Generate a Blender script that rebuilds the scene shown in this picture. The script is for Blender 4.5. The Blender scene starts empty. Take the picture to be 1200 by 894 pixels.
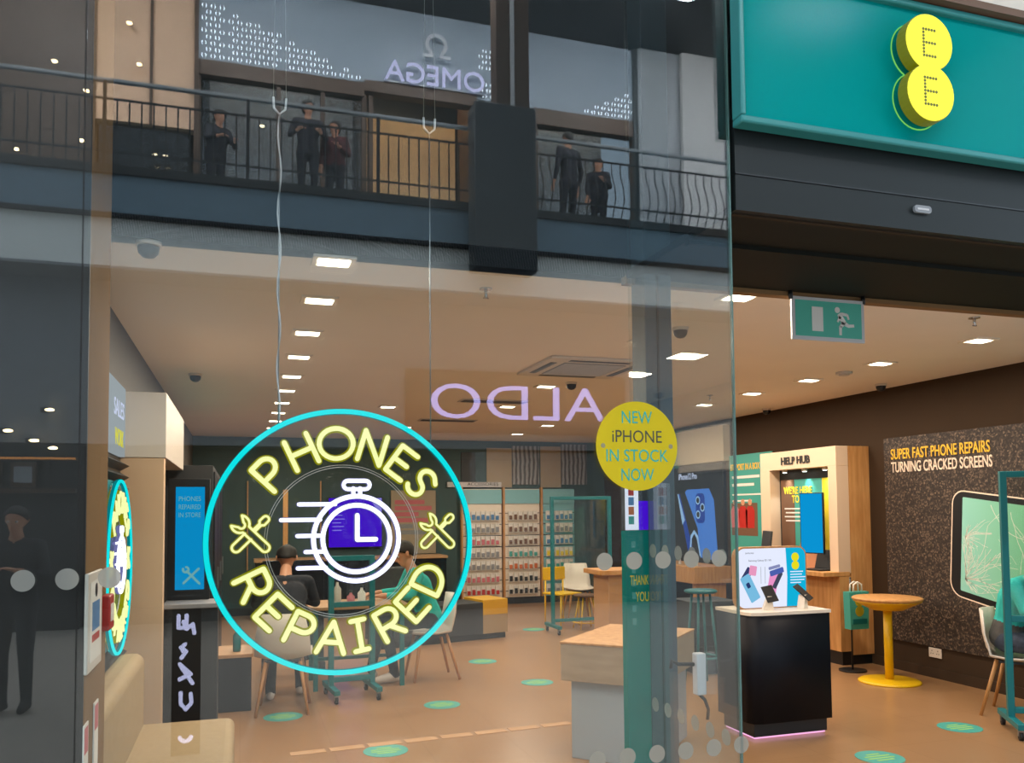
import bpy, bmesh, math, random
from mathutils import Vector, Matrix
random.seed(7)
PI = math.pi
S = bpy.context.scene
C = S.collection

# ------------------------------------------------------------------ camera, world, light, exposure
cam_d = bpy.data.cameras.new('camera'); cam = bpy.data.objects.new('camera', cam_d); C.objects.link(cam)
cam_d.sensor_fit = 'HORIZONTAL'; cam_d.sensor_width = 36.0
cam_d.lens = 985.4 / 1200 * 36.0
cam_d.shift_y = 102.5 / 1200
cam_d.clip_start = 0.02; cam_d.clip_end = 200
yaw, pitch, roll = math.radians(17.83), math.radians(2.83), math.radians(-0.513)
cam.matrix_world = (Matrix.Translation((0, -2.87, 1.6)) @ Matrix.Rotation(-yaw, 4, 'Z')
                    @ Matrix.Rotation(PI / 2 + pitch, 4, 'X') @ Matrix.Rotation(roll, 4, 'Z'))
S.camera = cam

W = bpy.data.worlds.new('sky'); S.world = W; W.use_nodes = True
bg = W.node_tree.nodes['Background']
bg.inputs[0].default_value = (0.72, 0.86, 1.0, 1); bg.inputs[1].default_value = 2.7

S.view_settings.view_transform = 'Standard'; S.view_settings.look = 'None'
S.view_settings.exposure = 0.0; S.view_settings.gamma = 1.0
S.view_settings.use_curve_mapping = False
S.cycles.transparent_max_bounces = 24
S.cycles.max_bounces = 10; S.cycles.diffuse_bounces = 5; S.cycles.glossy_bounces = 5
S.cycles.use_denoising = True
S.cycles.sample_clamp_indirect = 6.0
S.cycles.caustics_reflective = False; S.cycles.caustics_refractive = False

WARM = (1.0, 0.83, 0.66)
def area(name, loc, size, energy, color, rot=(0, 0, 0), sy=None):
    d = bpy.data.lights.new(name, 'AREA'); d.energy = energy; d.color = color; d.size = size
    if sy: d.shape = 'RECTANGLE'; d.size_y = sy
    o = bpy.data.objects.new(name, d); C.objects.link(o); o.location = loc; o.rotation_euler = rot
    return o
# unseen fill lights added to brighten the reflected upper shop fronts
for gx in (-3.0, 0.2, 3.4, 6.6, 9.5):
    area('gallery_fill_light', (gx, -9.6, 10.4), 1.6, 620, (0.90, 0.95, 1.0), (math.radians(-22), 0, 0))
DOWNLIGHT_W = 19.0        # each ceiling downlight of the shop
DOWNLIGHT_E = 9.0         # glow of its diffuser

# ------------------------------------------------------------------ materials
def lin(c):
    if isinstance(c, str):
        c = c.lstrip('#'); c = [int(c[i:i + 2], 16) / 255 for i in (0, 2, 4)]
    return tuple(x / 12.92 if x <= .04045 else ((x + .055) / 1.055) ** 2.4 for x in c) + (1,)
def nmat(name):
    m = bpy.data.materials.new(name); m.use_nodes = True
    return m, m.node_tree.nodes, m.node_tree.links, m.node_tree.nodes['Principled BSDF']
def mat(name, col, rough=.5, metal=0, emit=None, es=0, noise=0, scale=6, bump=0, spec=.5, alpha=1, stretch=None):
    m, n, l, p = nmat(name)
    c = lin(col)
    p.inputs['Base Color'].default_value = c; p.inputs['Roughness'].default_value = rough
    p.inputs['Metallic'].default_value = metal; p.inputs['Specular IOR Level'].default_value = spec
    p.inputs['Alpha'].default_value = alpha
    if emit is not None:
        p.inputs['Emission Color'].default_value = lin(emit); p.inputs['Emission Strength'].default_value = es
    if noise or bump:
        tc = n.new('ShaderNodeTexCoord'); nz = n.new('ShaderNodeTexNoise')
        nz.inputs['Scale'].default_value = scale; nz.inputs['Detail'].default_value = 5
        if stretch:
            mp = n.new('ShaderNodeMapping'); mp.inputs['Scale'].default_value = stretch
            l.new(tc.outputs['Object'], mp.inputs[0]); l.new(mp.outputs[0], nz.inputs['Vector'])
        else:
            l.new(tc.outputs['Object'], nz.inputs['Vector'])
        if noise:
            r = n.new('ShaderNodeValToRGB')
            r.color_ramp.elements[0].position = .3; r.color_ramp.elements[1].position = .7
            r.color_ramp.elements[0].color = tuple(x * (1 - noise) for x in c[:3]) + (1,)
            r.color_ramp.elements[1].color = tuple(min(1, x * (1 + noise)) for x in c[:3]) + (1,)
            l.new(nz.outputs['Fac'], r.inputs[0]); l.new(r.outputs[0], p.inputs['Base Color'])
        if bump:
            b = n.new('ShaderNodeBump'); b.inputs['Strength'].default_value = bump; b.inputs['Distance'].default_value = .02
            l.new(nz.outputs['Fac'], b.inputs['Height']); l.new(b.outputs[0], p.inputs['Normal'])
    return m
def glow(name, col, s):
    m = bpy.data.materials.new(name); m.use_nodes = True
    n, l = m.node_tree.nodes, m.node_tree.links; n.clear()
    e = n.new('ShaderNodeEmission'); e.inputs[0].default_value = lin(col); e.inputs[1].default_value = s
    o = n.new('ShaderNodeOutputMaterial'); l.new(e.outputs[0], o.inputs[0])
    return m
def glass(name, tint, f0, rough=0.0):
    """architectural sheet glass: thin, unrefracting; Schlick reflection from each face"""
    m = bpy.data.materials.new(name); m.use_nodes = True
    n, l = m.node_tree.nodes, m.node_tree.links; n.clear()
    g = n.new('ShaderNodeNewGeometry'); d = n.new('ShaderNodeVectorMath'); d.operation = 'DOT_PRODUCT'
    l.new(g.outputs['Normal'], d.inputs[0]); l.new(g.outputs['Incoming'], d.inputs[1])
    def mth(op, a, b=None):
        x = n.new('ShaderNodeMath'); x.operation = op
        for i, v in enumerate((a, b)):
            if v is None: continue
            if isinstance(v, (int, float)): x.inputs[i].default_value = v
            else: l.new(v, x.inputs[i])
        return x.outputs[0]
    c = mth('ABSOLUTE', d.outputs['Value']); q = mth('POWER', mth('SUBTRACT', 1.0, c), 5.0)
    f = mth('ADD', mth('MULTIPLY', q, 1 - f0), f0)
    t = n.new('ShaderNodeBsdfTransparent'); t.inputs[0].default_value = tint + (1,)
    r = n.new('ShaderNodeBsdfGlossy'); r.inputs['Roughness'].default_value = rough
    mx = n.new('ShaderNodeMixShader'); l.new(f, mx.inputs[0]); l.new(t.outputs[0], mx.inputs[1]); l.new(r.outputs[0], mx.inputs[2])
    o = n.new('ShaderNodeOutputMaterial'); l.new(mx.outputs[0], o.inputs[0])
    return m
def film(name, col, opac):
    """translucent printed film or etched vinyl"""
    m = bpy.data.materials.new(name); m.use_nodes = True
    n, l = m.node_tree.nodes, m.node_tree.links; n.clear()
    a = n.new('ShaderNodeBsdfDiffuse'); a.inputs[0].default_value = lin(col)
    b = n.new('ShaderNodeBsdfTranslucent'); b.inputs[0].default_value = lin(col)
    t = n.new('ShaderNodeBsdfTransparent')
    m1 = n.new('ShaderNodeMixShader'); m1.inputs[0].default_value = .55
    l.new(a.outputs[0], m1.inputs[1]); l.new(b.outputs[0], m1.inputs[2])
    m2 = n.new('ShaderNodeMixShader'); m2.inputs[0].default_value = opac
    l.new(t.outputs[0], m2.inputs[1]); l.new(m1.outputs[0], m2.inputs[2])
    o = n.new('ShaderNodeOutputMaterial'); l.new(m2.outputs[0], o.inputs[0])
    return m

M = {}
M['ceiling'] = mat('ceiling_paint', '#efe7dc', .85, noise=.02, scale=2)
M['dark_panel'] = mat('dark_fascia_panel', '#171d1d', .5, noise=.06, scale=1.5, spec=.3)
M['soffit'] = mat('dark_soffit', '#141611', .7, spec=.2)
M['void'] = mat('window_void_dark', '#1f2122', .8)
M['dark_wall'] = mat('warm_dark_wall', '#3b2d20', .8, noise=.05, scale=3, spec=.2)
M['left_wall'] = mat('left_dark_wall', '#595650', .7, noise=.05, scale=3)
M['back_wall'] = mat('back_dark_teal_wall', '#3a5152', .6, noise=.08, scale=2)
M['back_tan'] = mat('back_tan_panel', '#a3937c', .6, noise=.04)
M['taupe'] = mat('taupe_column', '#86694a', .85, noise=.04, scale=4, spec=.05)
M['blackish'] = mat('blackish_cladding', '#1b1511', .6, noise=.06)
M['pillar'] = mat('blue_grey_pillar', '#3f5058', .45, noise=.05, scale=2)
M['white'] = mat('white_laminate', '#d6ccc0', .45)
M['warmwhite'] = mat('warm_white_paint', '#e8dccb', .5)
M['tanwhite'] = mat('pale_tan_laminate', '#d6b695', .6, spec=.2)
M['peach'] = mat('peach_white_laminate', '#dcc2a6', .5)
M['plinth_white'] = mat('cool_white_plinth', '#aab4b9', .55)
M['greywhite'] = mat('grey_white_panel', '#c9c6c6', .45)
M['cream'] = mat('cream_upholstery', '#9c8663', .75, noise=.05, scale=25, bump=.08)
M['black'] = mat('black_satin', '#101418', .4)
M['navy'] = mat('black_navy_laminate', '#0b0f18', .5, noise=.15, scale=2, spec=.2)
M['charcoal'] = mat('charcoal', '#2c3033', .55)
M['grey'] = mat('mid_grey', '#85878a', .5)
M['chrome'] = mat('chrome', '#c8c8c8', .2, 1)
M['steel'] = mat('brushed_steel', '#a0a2a2', .35, 1)
M['teal'] = mat('teal_paint', '#0a6f74', .4)
M['sticker_print'] = mat('sticker_lime_print', '#8cbf66', .6)
M['teal_light'] = mat('teal_print', '#3f9d92', .5)
M['teal_shirt'] = mat('teal_shirt_fabric', '#2bb3ab', .85, noise=.12, scale=14)
M['yellow'] = mat('yellow_paint', '#e5b90d', .4)
M['yellow2'] = mat('yellow_print', '#e6cf2c', .5)
M['ochre'] = mat('ochre_block', '#c99a1c', .5)
M['skin'] = mat('skin', '#c98f6e', .55)
M['jeans'] = mat('dark_denim', '#3b4250', .85, noise=.2, scale=40)
M['greycloth'] = mat('dark_grey_cloth', '#54514e', .9, noise=.15, scale=30)
M['darkcloth'] = mat('dark_clothing', '#20222a', .9, noise=.1, scale=20)
M['redcloth'] = mat('dark_red_clothing', '#4a1f22', .9)
M['hair'] = mat('dark_hair', '#1d1815', .7, noise=.2, scale=60)
M['shoe'] = mat('white_shoe', '#d8d2cb', .6)
M['rubber'] = mat('black_rubber', '#151515', .7)
M['red'] = mat('red_plastic', '#b3241c', .45)
M['paper'] = mat('white_print', '#e6e2da', .6)
M['ink'] = mat('dark_ink', '#2b2a28', .6)
M['brown'] = mat('brown_print', '#6d4f3b', .6)
M['tan'] = mat('tan_laminate', '#b88f66', .5, noise=.06)
M['print_pink'] = mat('pink_print', '#c56a72', .6)
M['print_blue'] = mat('blue_print', '#4c7fb0', .6)
M['print_orange'] = mat('orange_print', '#c56a3a', .6)
M['gold_text'] = mat('gold_lettering', '#f5c335', .4)
M['cream_text'] = mat('cream_lettering', '#f3ddc8', .4)
M['brass'] = mat('dark_brass', '#8b6a33', .35, .7)
M['mall_floor'] = mat('mall_stone_floor', '#a89f94', .3, noise=.08, scale=2)
M['mall_light'] = mat('mall_pale_render', '#b9b7b4', .8, noise=.04)
M['mall_white'] = mat('mall_white_render', '#e9ebe6', .8)
M['mall_pink'] = mat('mall_rose_panels', '#d3ac8c', .7, noise=.05)
M['mall_grey'] = mat('mall_grey_stone', '#7f8386', .7, noise=.06)
M['mall_slab'] = mat('gallery_slab_blue_grey', '#6a8290', .6, noise=.05)
M['mall_iron'] = mat('railing_iron', '#14181b', .45)
M['mall_brown'] = mat('mall_dark_brown', '#45301f', .6, noise=.08)
M['mall_dark'] = mat('mall_dark_interior', '#16181b', .6)
M['mall_warm'] = mat('mall_warm_wall', '#dcb98c', .7)
M['mall_black'] = mat('mall_pillar_black', '#33383a', .6)
M['perf'] = mat('perforated_panel_grey', '#8c98a2', .5)
M['glass'] = glass('shopfront_glass', (.96, .985, .98), .085)
M['clear'] = glass('clear_acrylic', (.96, .985, .98), .04)
M['dark_glass'] = glass('tinted_shop_glass', (.7, .75, .78), .06)
M['edge'] = mat('glass_edge_green', '#5d7f78', .25, alpha=.8)
M['dot'] = film('etched_dot_vinyl', '#b9b8b0', .72)
M['sticker'] = film('yellow_sticker_vinyl', '#e6d73c', .95)
M['sticker_teal'] = mat('sticker_teal_ink', '#23a090', .6)
M['sticker_ink'] = mat('sticker_dark_ink', '#3a3f30', .6)
M['n_cyan'] = glow('neon_cyan', '#10eef2', 1.1)
M['n_cyan_halo'] = glow('neon_cyan_halo', '#0b8f96', .8)  # dim glow colours that paint the halo around the neon tubes
M['n_yel'] = glow('neon_yellow_core', '#fcfcb0', 1.25)
M['n_yel_halo'] = glow('neon_yellow_halo', '#a3a408', .8)
M['n_white'] = glow('neon_white_core', '#f6f3ff', 2.2)
M['n_white_halo'] = glow('neon_white_halo', '#8f8fd0', .7)
M['logo_glow'] = glow('logo_yellow_face', '#fdf750', 1.3)
M['logo_side'] = mat('logo_return', '#6e6d10', .4, emit='#8c8a0a', es=.25)
M['logo_dot'] = mat('logo_dot_olive', '#6b6c12', .5)
M['halo'] = glow('logo_outline_reflection', '#7fe06a', .8)
M['lamp'] = glow('lamp_warm', '#fff0d2', DOWNLIGHT_E)
M['lamp_frame'] = mat('lamp_trim_white', '#efe6d8', .5)
M['spot'] = glow('lamp_cool', '#f0fff8', 6.0)
M['screen_blue'] = glow('screen_blue', '#0a93d2', 1.0)
M['screen_text'] = glow('screen_pale_text', '#7fc3c9', .8)
M['screen_purple'] = glow('screen_purple', '#4a10d8', 1.0)
M['screen_lilac'] = glow('screen_lilac', '#9a8cf0', 1.0)
M['lb_white'] = glow('lightbox_white', '#e9eeff', 1.0)
M['lb_blue'] = glow('lightbox_blue', '#12b0d8', 1.0)
M['lb_grey'] = glow('lightbox_grey', '#a8aeb2', .9)
M['lit_yellow'] = glow('lit_yellow_text', '#e7dc20', 1.0)
M['lit_white'] = glow('lit_white_text', '#d8dcf8', 1.0)
M['lilac'] = glow('lit_lilac_letters', '#bab6ff', 5.2)
M['omega_glow'] = glow('lit_blue_white_letters', '#d2d5ff', 4.8)
M['perf_hole'] = glow('lit_perforation', '#eef6ff', 7.5)
M['mall_lamp'] = glow('mall_lamp', '#ffe2b0', 26.0)
M['plinth_glow'] = glow('plinth_underglow', '#ffb8e6', 1.1)
M['ph_dark'] = mat('lightbox_black', '#06080d', .3)
M['ph_blue1'] = glow('lightbox_phone_blue', '#4f86de', 1.0)
M['ph_blue2'] = glow('lightbox_phone_navy', '#1f47a6', .9)
M['ph_pale'] = glow('lightbox_phone_pale', '#a9ccf4', 1.0)

def wood(name, c1, c2, sc=(1, 12, 12), rough=.5):
    m, n, l, p = nmat(name)
    tc = n.new('ShaderNodeTexCoord'); mp = n.new('ShaderNodeMapping'); mp.inputs['Scale'].default_value = sc
    nz = n.new('ShaderNodeTexNoise'); nz.inputs['Scale'].default_value = 2.5; nz.inputs['Detail'].default_value = 6
    r = n.new('ShaderNodeValToRGB'); r.color_ramp.elements[0].color = lin(c1); r.color_ramp.elements[1].color = lin(c2)
    r.color_ramp.elements[0].position = .35; r.color_ramp.elements[1].position = .65
    l.new(tc.outputs['Object'], mp.inputs[0]); l.new(mp.outputs[0], nz.inputs['Vector']); l.new(nz.outputs['Fac'], r.inputs[0])
    l.new(r.outputs[0], p.inputs['Base Color']); p.inputs['Roughness'].default_value = rough
    return m
M['wood'] = wood('oak_veneer', '#b9844c', '#cf9c61', (10, 10, 1.2))
M['wood_leg'] = wood('beech_legs', '#a9763f', '#bd8a52', (12, 12, 1))

def floor_mat():
    m, n, l, p = nmat('shop_floor_vinyl')
    tc = n.new('ShaderNodeTexCoord'); nz = n.new('ShaderNodeTexNoise'); nz.inputs['Scale'].default_value = 1.3; nz.inputs['Detail'].default_value = 8
    r = n.new('ShaderNodeValToRGB'); r.color_ramp.elements[0].color = lin('#94704e'); r.color_ramp.elements[1].color = lin('#a37e5a')
    br = n.new('ShaderNodeTexBrick'); br.inputs['Scale'].default_value = 1.0; br.offset = 0
    br.inputs['Brick Width'].default_value = .6; br.inputs['Row Height'].default_value = .6; br.inputs['Mortar Size'].default_value = .004
    br.inputs['Color1'].default_value = (1, 1, 1, 1); br.inputs['Color2'].default_value = (.97, .97, .97, 1); br.inputs['Mortar'].default_value = (.86, .84, .82, 1)
    mx = n.new('ShaderNodeMix'); mx.data_type = 'RGBA'; mx.blend_type = 'MULTIPLY'; mx.inputs[0].default_value = 1
    l.new(tc.outputs['Object'], nz.inputs['Vector']); l.new(tc.outputs['Object'], br.inputs['Vector'])
    l.new(nz.outputs['Fac'], r.inputs[0]); l.new(r.outputs[0], mx.inputs[6]); l.new(br.outputs['Color'], mx.inputs[7])
    l.new(mx.outputs[2], p.inputs['Base Color']); p.inputs['Roughness'].default_value = .28; p.inputs['Specular IOR Level'].default_value = .4
    return m
M['floor'] = floor_mat()

def gravel_mat():
    m, n, l, p = nmat('mural_gravel_print')
    tc = n.new('ShaderNodeTexCoord')
    v = n.new('ShaderNodeTexVoronoi'); v.inputs['Scale'].default_value = 64
    nz = n.new('ShaderNodeTexNoise'); nz.inputs['Scale'].default_value = 55; nz.inputs['Detail'].default_value = 4
    a = n.new('ShaderNodeMath'); a.operation = 'MULTIPLY'
    sp = n.new('ShaderNodeSeparateColor')
    r = n.new('ShaderNodeValToRGB')
    e = r.color_ramp.elements; e[0].position = .12; e[0].color = lin('#1f1814'); e[1].position = .62; e[1].color = lin('#7a6857')
    x = r.color_ramp.elements.new(.34); x.color = lin('#3a2e27')
    l.new(tc.outputs['Object'], v.inputs['Vector']); l.new(tc.outputs['Object'], nz.inputs['Vector'])
    l.new(v.outputs['Color'], sp.inputs[0]); l.new(sp.outputs[0], a.inputs[0]); l.new(nz.outputs['Fac'], a.inputs[1])
    l.new(a.outputs[0], r.inputs[0]); l.new(r.outputs[0], p.inputs['Base Color'])
    b = n.new('ShaderNodeBump'); b.inputs['Strength'].default_value = .25; b.inputs['Distance'].default_value = .01
    l.new(a.outputs[0], b.inputs['Height']); l.new(b.outputs[0], p.inputs['Normal'])
    p.inputs['Roughness'].default_value = .6
    return m
M['gravel'] = gravel_mat()

def grad_mat(name, c1, c2, axis, lo, hi, emit=0):
    m, n, l, p = nmat(name)
    tc = n.new('ShaderNodeTexCoord'); sx = n.new('ShaderNodeSeparateXYZ'); mr = n.new('ShaderNodeMapRange')
    mr.inputs[1].default_value = lo; mr.inputs[2].default_value = hi
    r = n.new('ShaderNodeValToRGB'); r.color_ramp.elements[0].color = lin(c1); r.color_ramp.elements[1].color = lin(c2)
    l.new(tc.outputs['Object'], sx.inputs[0]); l.new(sx.outputs[axis], mr.inputs[0]); l.new(mr.outputs[0], r.inputs[0])
    l.new(r.outputs[0], p.inputs['Base Color']); p.inputs['Roughness'].default_value = .5
    if emit:
        l.new(r.outputs[0], p.inputs['Emission Color']); p.inputs['Emission Strength'].default_value = emit
    return m
M['crack_screen'] = grad_mat('mural_screen_print', '#8fd2c4', '#62b072', 1, -.95, -1.9)

# ------------------------------------------------------------------ mesh helpers
class MB:
    def __init__(s): s.bm = bmesh.new(); s.mats = []
    def mi(s, m):
        m = M[m] if isinstance(m, str) else m
        if m not in s.mats: s.mats.append(m)
        return s.mats.index(m)
    def _add(s, verts, faces, m, smooth=False, mtx=None):
        k = s.mi(m); vs = [s.bm.verts.new(mtx @ Vector(v) if mtx else v) for v in verts]
        out = []
        for f in faces:
            try:
                fc = s.bm.faces.new([vs[i] for i in f]); fc.material_index = k; fc.smooth = smooth; out.append(fc)
            except ValueError: pass
        return vs, out
    def box(s, x0, x1, y0, y1, z0, z1, m, bev=0, mtx=None, seg=2):
        v = [(x0, y0, z0), (x1, y0, z0), (x1, y1, z0), (x0, y1, z0), (x0, y0, z1), (x1, y0, z1), (x1, y1, z1), (x0, y1, z1)]
        f = [(3, 2, 1, 0), (4, 5, 6, 7), (0, 1, 5, 4), (1, 2, 6, 5), (2, 3, 7, 6), (3, 0, 4, 7)]
        vs, fs = s._add(v, f, m, False, mtx)
        if bev:
            es = {e for fc in fs for e in fc.edges}
            r = bmesh.ops.bevel(s.bm, geom=list(es), offset=bev, segments=seg, affect='EDGES', profile=.5, clamp_overlap=True)
            k = s.mi(m)
            for fc in r['faces']: fc.material_index = k; fc.smooth = True
        return s
    def prism(s, poly, d, m, mtx=None, smooth=False):
        """poly in local XY, extruded from z=0 to z=d"""
        n = len(poly); a = sum(poly[i][0] * poly[(i + 1) % n][1] - poly[(i + 1) % n][0] * poly[i][1] for i in range(n))
        if a < 0: poly = poly[::-1]
        v = [(x, y, 0) for x, y in poly] + [(x, y, d) for x, y in poly]
        f = [tuple(range(n))[::-1], tuple(range(n, 2 * n))] + [(i, (i + 1) % n, n + (i + 1) % n, n + i) for i in range(n)]
        s._add(v, f, m, smooth, mtx); return s
    def cyl(s, c, r, h, m, n=24, r2=None, axis='Z', mtx=None, smooth=True):
        r2 = r if r2 is None else r2
        R = {'Z': Matrix.Identity(4), 'X': Matrix.Rotation(PI / 2, 4, 'Y'), 'Y': Matrix.Rotation(-PI / 2, 4, 'X')}[axis]
        T = Matrix.Translation(c) @ R
        if mtx: T = mtx @ T
        v = [(r * math.cos(2 * PI * i / n), r * math.sin(2 * PI * i / n), 0) for i in range(n)] + \
            [(r2 * math.cos(2 * PI * i / n), r2 * math.sin(2 * PI * i / n), h) for i in range(n)]
        k, fs = s._add(v, [(i, (i + 1) % n, n + (i + 1) % n, n + i) for i in range(n)], m, smooth, T)
        kk = s.mi(m)
        for ring in (k[:n][::-1], k[n:]):
            try: f = s.bm.faces.new(ring); f.material_index = kk
            except ValueError: pass
        return s
    def lathe(s, prof, m, n=32, mtx=None):
        v = []; f = []
        for r, z in prof:
            for i in range(n):
                a = 2 * PI * i / n; v.append((r * math.cos(a), r * math.sin(a), z))
        for j in range(len(prof) - 1):
            for i in range(n):
                f.append((j * n + i, j * n + (i + 1) % n, (j + 1) * n + (i + 1) % n, (j + 1) * n + i))
        f.append(tuple(range(n))[::-1]); f.append(tuple(range((len(prof) - 1) * n, len(prof) * n)))
        s._add(v, f, m, True, mtx); return s
    def sphere(s, c, r, m, sc=(1, 1, 1), n=16, mtx=None):
        T = Matrix.Translation(c) @ Matrix.Diagonal((sc[0], sc[1], sc[2], 1))
        if mtx: T = mtx @ T
        k = s.mi(m)
        res = bmesh.ops.create_uvsphere(s.bm, u_segments=n, v_segments=max(6, n // 2), radius=r, matrix=T)
        for v in res['verts']:
            for fc in v.link_faces: fc.material_index = k; fc.smooth = True
        return s
    def tube(s, pts, r, m, n=8, closed=False, mtx=None, caps=True, r_end=None):
        pts = [Vector(p) for p in pts]; N = len(pts); rings = []; k = s.mi(m)
        up = None
        for i, p in enumerate(pts):
            if closed: t = pts[(i + 1) % N] - pts[i - 1]
            elif i == 0: t = pts[1] - pts[0]
            elif i == N - 1: t = pts[-1] - pts[-2]
            else: t = (pts[i + 1] - p).normalized() + (p - pts[i - 1]).normalized()
            t = t.normalized() if t.length > 1e-9 else Vector((0, 0, 1))
            if up is None:
                up = t.orthogonal().normalized()
            up = (up - t * up.dot(t)); up = up.normalized() if up.length > 1e-6 else t.orthogonal().normalized()
            b = t.cross(up)
            rr = r if r_end is None else r + (r_end - r) * i / (N - 1)
            ring = []
            for j in range(n):
                a = 2 * PI * j / n
                q = p + (up * math.cos(a) + b * math.sin(a)) * rr
                ring.append(s.bm.verts.new(mtx @ q if mtx else q))
            rings.append(ring)
        L = N if closed else N - 1
        for i in range(L):
            A, B = rings[i], rings[(i + 1) % N]
            for j in range(n):
                f = s.bm.faces.new((A[j], A[(j + 1) % n], B[(j + 1) % n], B[j])); f.material_index = k; f.smooth = True
        if not closed and caps:
            for ring in (rings[0][::-1], rings[-1]):
                f = s.bm.faces.new(ring); f.material_index = k
        return s
    def build(s, name, parent=None, loc=(0, 0, 0), rotz=0):
        bmesh.ops.recalc_face_normals(s.bm, faces=s.bm.faces)
        me = bpy.data.meshes.new(name); s.bm.to_mesh(me); s.bm.free()
        for m in s.mats: me.materials.append(m)
        o = bpy.data.objects.new(name, me); C.objects.link(o)
        o.location = loc; o.rotation_euler = (0, 0, rotz)
        if parent: o.parent = parent
        return o
def tag(o, label, cat, group=None, kind=None):
    o['label'] = label; o['category'] = cat
    if group: o['group'] = group
    if kind: o['kind'] = kind
    return o
def thing(name, label, cat, loc=(0, 0, 0), rotz=0, group=None):
    o = bpy.data.objects.new(name, None); C.objects.link(o); o.empty_display_size = .1
    o.location = loc; o.rotation_euler = (0, 0, rotz)
    return tag(o, label, cat, group)
def struct(name, mb, label=None):
    o = mb.build(name); o['kind'] = 'structure'
    if label: o['label'] = label
    return o
def copy_tree(o, parent=None):
    c = o.copy(); C.objects.link(c); c.parent = parent
    for ch in list(o.children): copy_tree(ch, c)
    return c
def frame(o, x, y):
    """matrix with local x,y axes along the given directions"""
    x = Vector(x).normalized(); y = Vector(y).normalized(); z = x.cross(y)
    return Matrix(((x.x, y.x, z.x, o[0]), (x.y, y.y, z.y, o[1]), (x.z, y.z, z.z, o[2]), (0, 0, 0, 1)))
FRONT = lambda o: frame(o, (1, 0, 0), (0, 0, 1))       # faces the mall (-Y)
RIGHTW = lambda o: frame(o, (0, -1, 0), (0, 0, 1))     # on the right wall, faces -X
LEFTW = lambda o: frame(o, (0, 1, 0), (0, 0, 1))       # on the left wall, faces +X
OPP = lambda o: frame(o, (-1, 0, 0), (0, 0, 1))        # on the opposite facade, faces +Y
def text(body, m, mtx, h, w=None, name='lettering', parent=None, ext=.002, bold=0.0, align='CENTER', squeeze=None):
    """printed or built-up lettering; h = height of the block, w = its width"""
    cu = bpy.data.curves.new('t', 'FONT'); cu.body = body; cu.align_x = align; cu.align_y = 'CENTER'
    cu.offset = bold; cu.extrude = .01; cu.resolution_u = 4; cu.space_line = .95
    ob = bpy.data.objects.new('t', cu); C.objects.link(ob)
    dg = bpy.context.evaluated_depsgraph_get(); me = bpy.data.meshes.new_from_object(ob.evaluated_get(dg))
    bpy.data.objects.remove(ob); bpy.data.curves.remove(cu)
    xs = [v.co.x for v in me.vertices]; ys = [v.co.y for v in me.vertices]
    sy = h / (max(ys) - min(ys)); sx = sy if w is None else w / (max(xs) - min(xs))
    cy = (max(ys) + min(ys)) / 2
    cx = {'CENTER': (max(xs) + min(xs)) / 2, 'LEFT': min(xs), 'RIGHT': max(xs)}[align]
    for v in me.vertices:
        v.co = mtx @ Vector(((v.co.x - cx) * sx, (v.co.y - cy) * sy, (v.co.z + .01) / .02 * ext))
    me.materials.clear(); me.materials.append(M[m] if isinstance(m, str) else m)
    o = bpy.data.objects.new(name, me); C.objects.link(o); me.name = name
    if parent: o.parent = parent
    return o
def rrect(x0, x1, y0, y1, r, n=5):
    p = []
    for cx, cy, a0 in ((x1 - r, y1 - r, 0), (x0 + r, y1 - r, 90), (x0 + r, y0 + r, 180), (x1 - r, y0 + r, 270)):
        for i in range(n + 1):
            a = math.radians(a0 + 90 * i / n); p.append((cx + r * math.cos(a), cy + r * math.sin(a)))
    return p
def circ(cx, cy, r, n=40, a0=0, a1=360):
    k = n if a1 - a0 >= 360 else n + 1
    return [(cx + r * math.cos(math.radians(a0 + (a1 - a0) * i / n)), cy + r * math.sin(math.radians(a0 + (a1 - a0) * i / n))) for i in range(k)]

# ------------------------------------------------------------------ SHOP SHELL
XL, XR, YB, ZC = -0.73, 6.2, 11.0, 2.8
struct('floor', MB().box(XL - .3, XR + .3, 0, YB + .2, -.1, 0, 'floor'))
struct('floor_mall', MB().box(-9, 14, -14, 0, -.1, -.002, 'mall_floor'), 'pale stone mall floor outside the shop')
struct('ceiling', MB().box(XL - .2, XR + .2, 1.05, YB + .1, ZC, ZC + .1, 'ceiling'))
struct('wall_left', MB().box(XL - .15, XL, .45, YB, 0, 5.0, 'left_wall'))
struct('wall_right', MB().box(XR, XR + .15, -.1, YB, 0, 5.0, 'dark_wall'))
struct('wall_back', MB().box(XL - .1, XR + .1, YB, YB + .15, 0, ZC + .1, 'back_wall'))
# dark bulkhead behind the tall window bay, the dark soffit over the door and its trim
struct('wall_bulkhead', MB().box(XL - .15, XR + .1, 1.05, 1.15, ZC, 5.0, 'void'), 'dark bulkhead above the ceiling edge, behind the glass')
struct('ceiling_void', MB().box(XL - 1.6, XR + .1, -.02, 1.15, 5.0, 5.1, 'void'))
struct('ceiling_soffit', MB().box(1.87, XR, .03, 1.0, 2.785, 2.82, 'soffit').box(1.87, XR, .36, .40, 2.765, 2.786, 'soffit').box(1.87, XR, .018, .034, 2.778, 2.80, 'dark_wall'), 'dark soffit above the doorway')
struct('trim_soffit', MB().box(1.87, XR, 1.0, 1.06, 2.76, 2.80, 'taupe'), 'narrow brown strip along the ceiling edge above the doorway')
struct('wall_panel', MB().box(1.86, XR + .1, -.02, .03, 2.785, 3.16, 'dark_panel').box(1.86, XR + .1, -.024, .0, 2.93, 2.936, 'black'),
       'smooth dark panel under the teal fascia')
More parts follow.
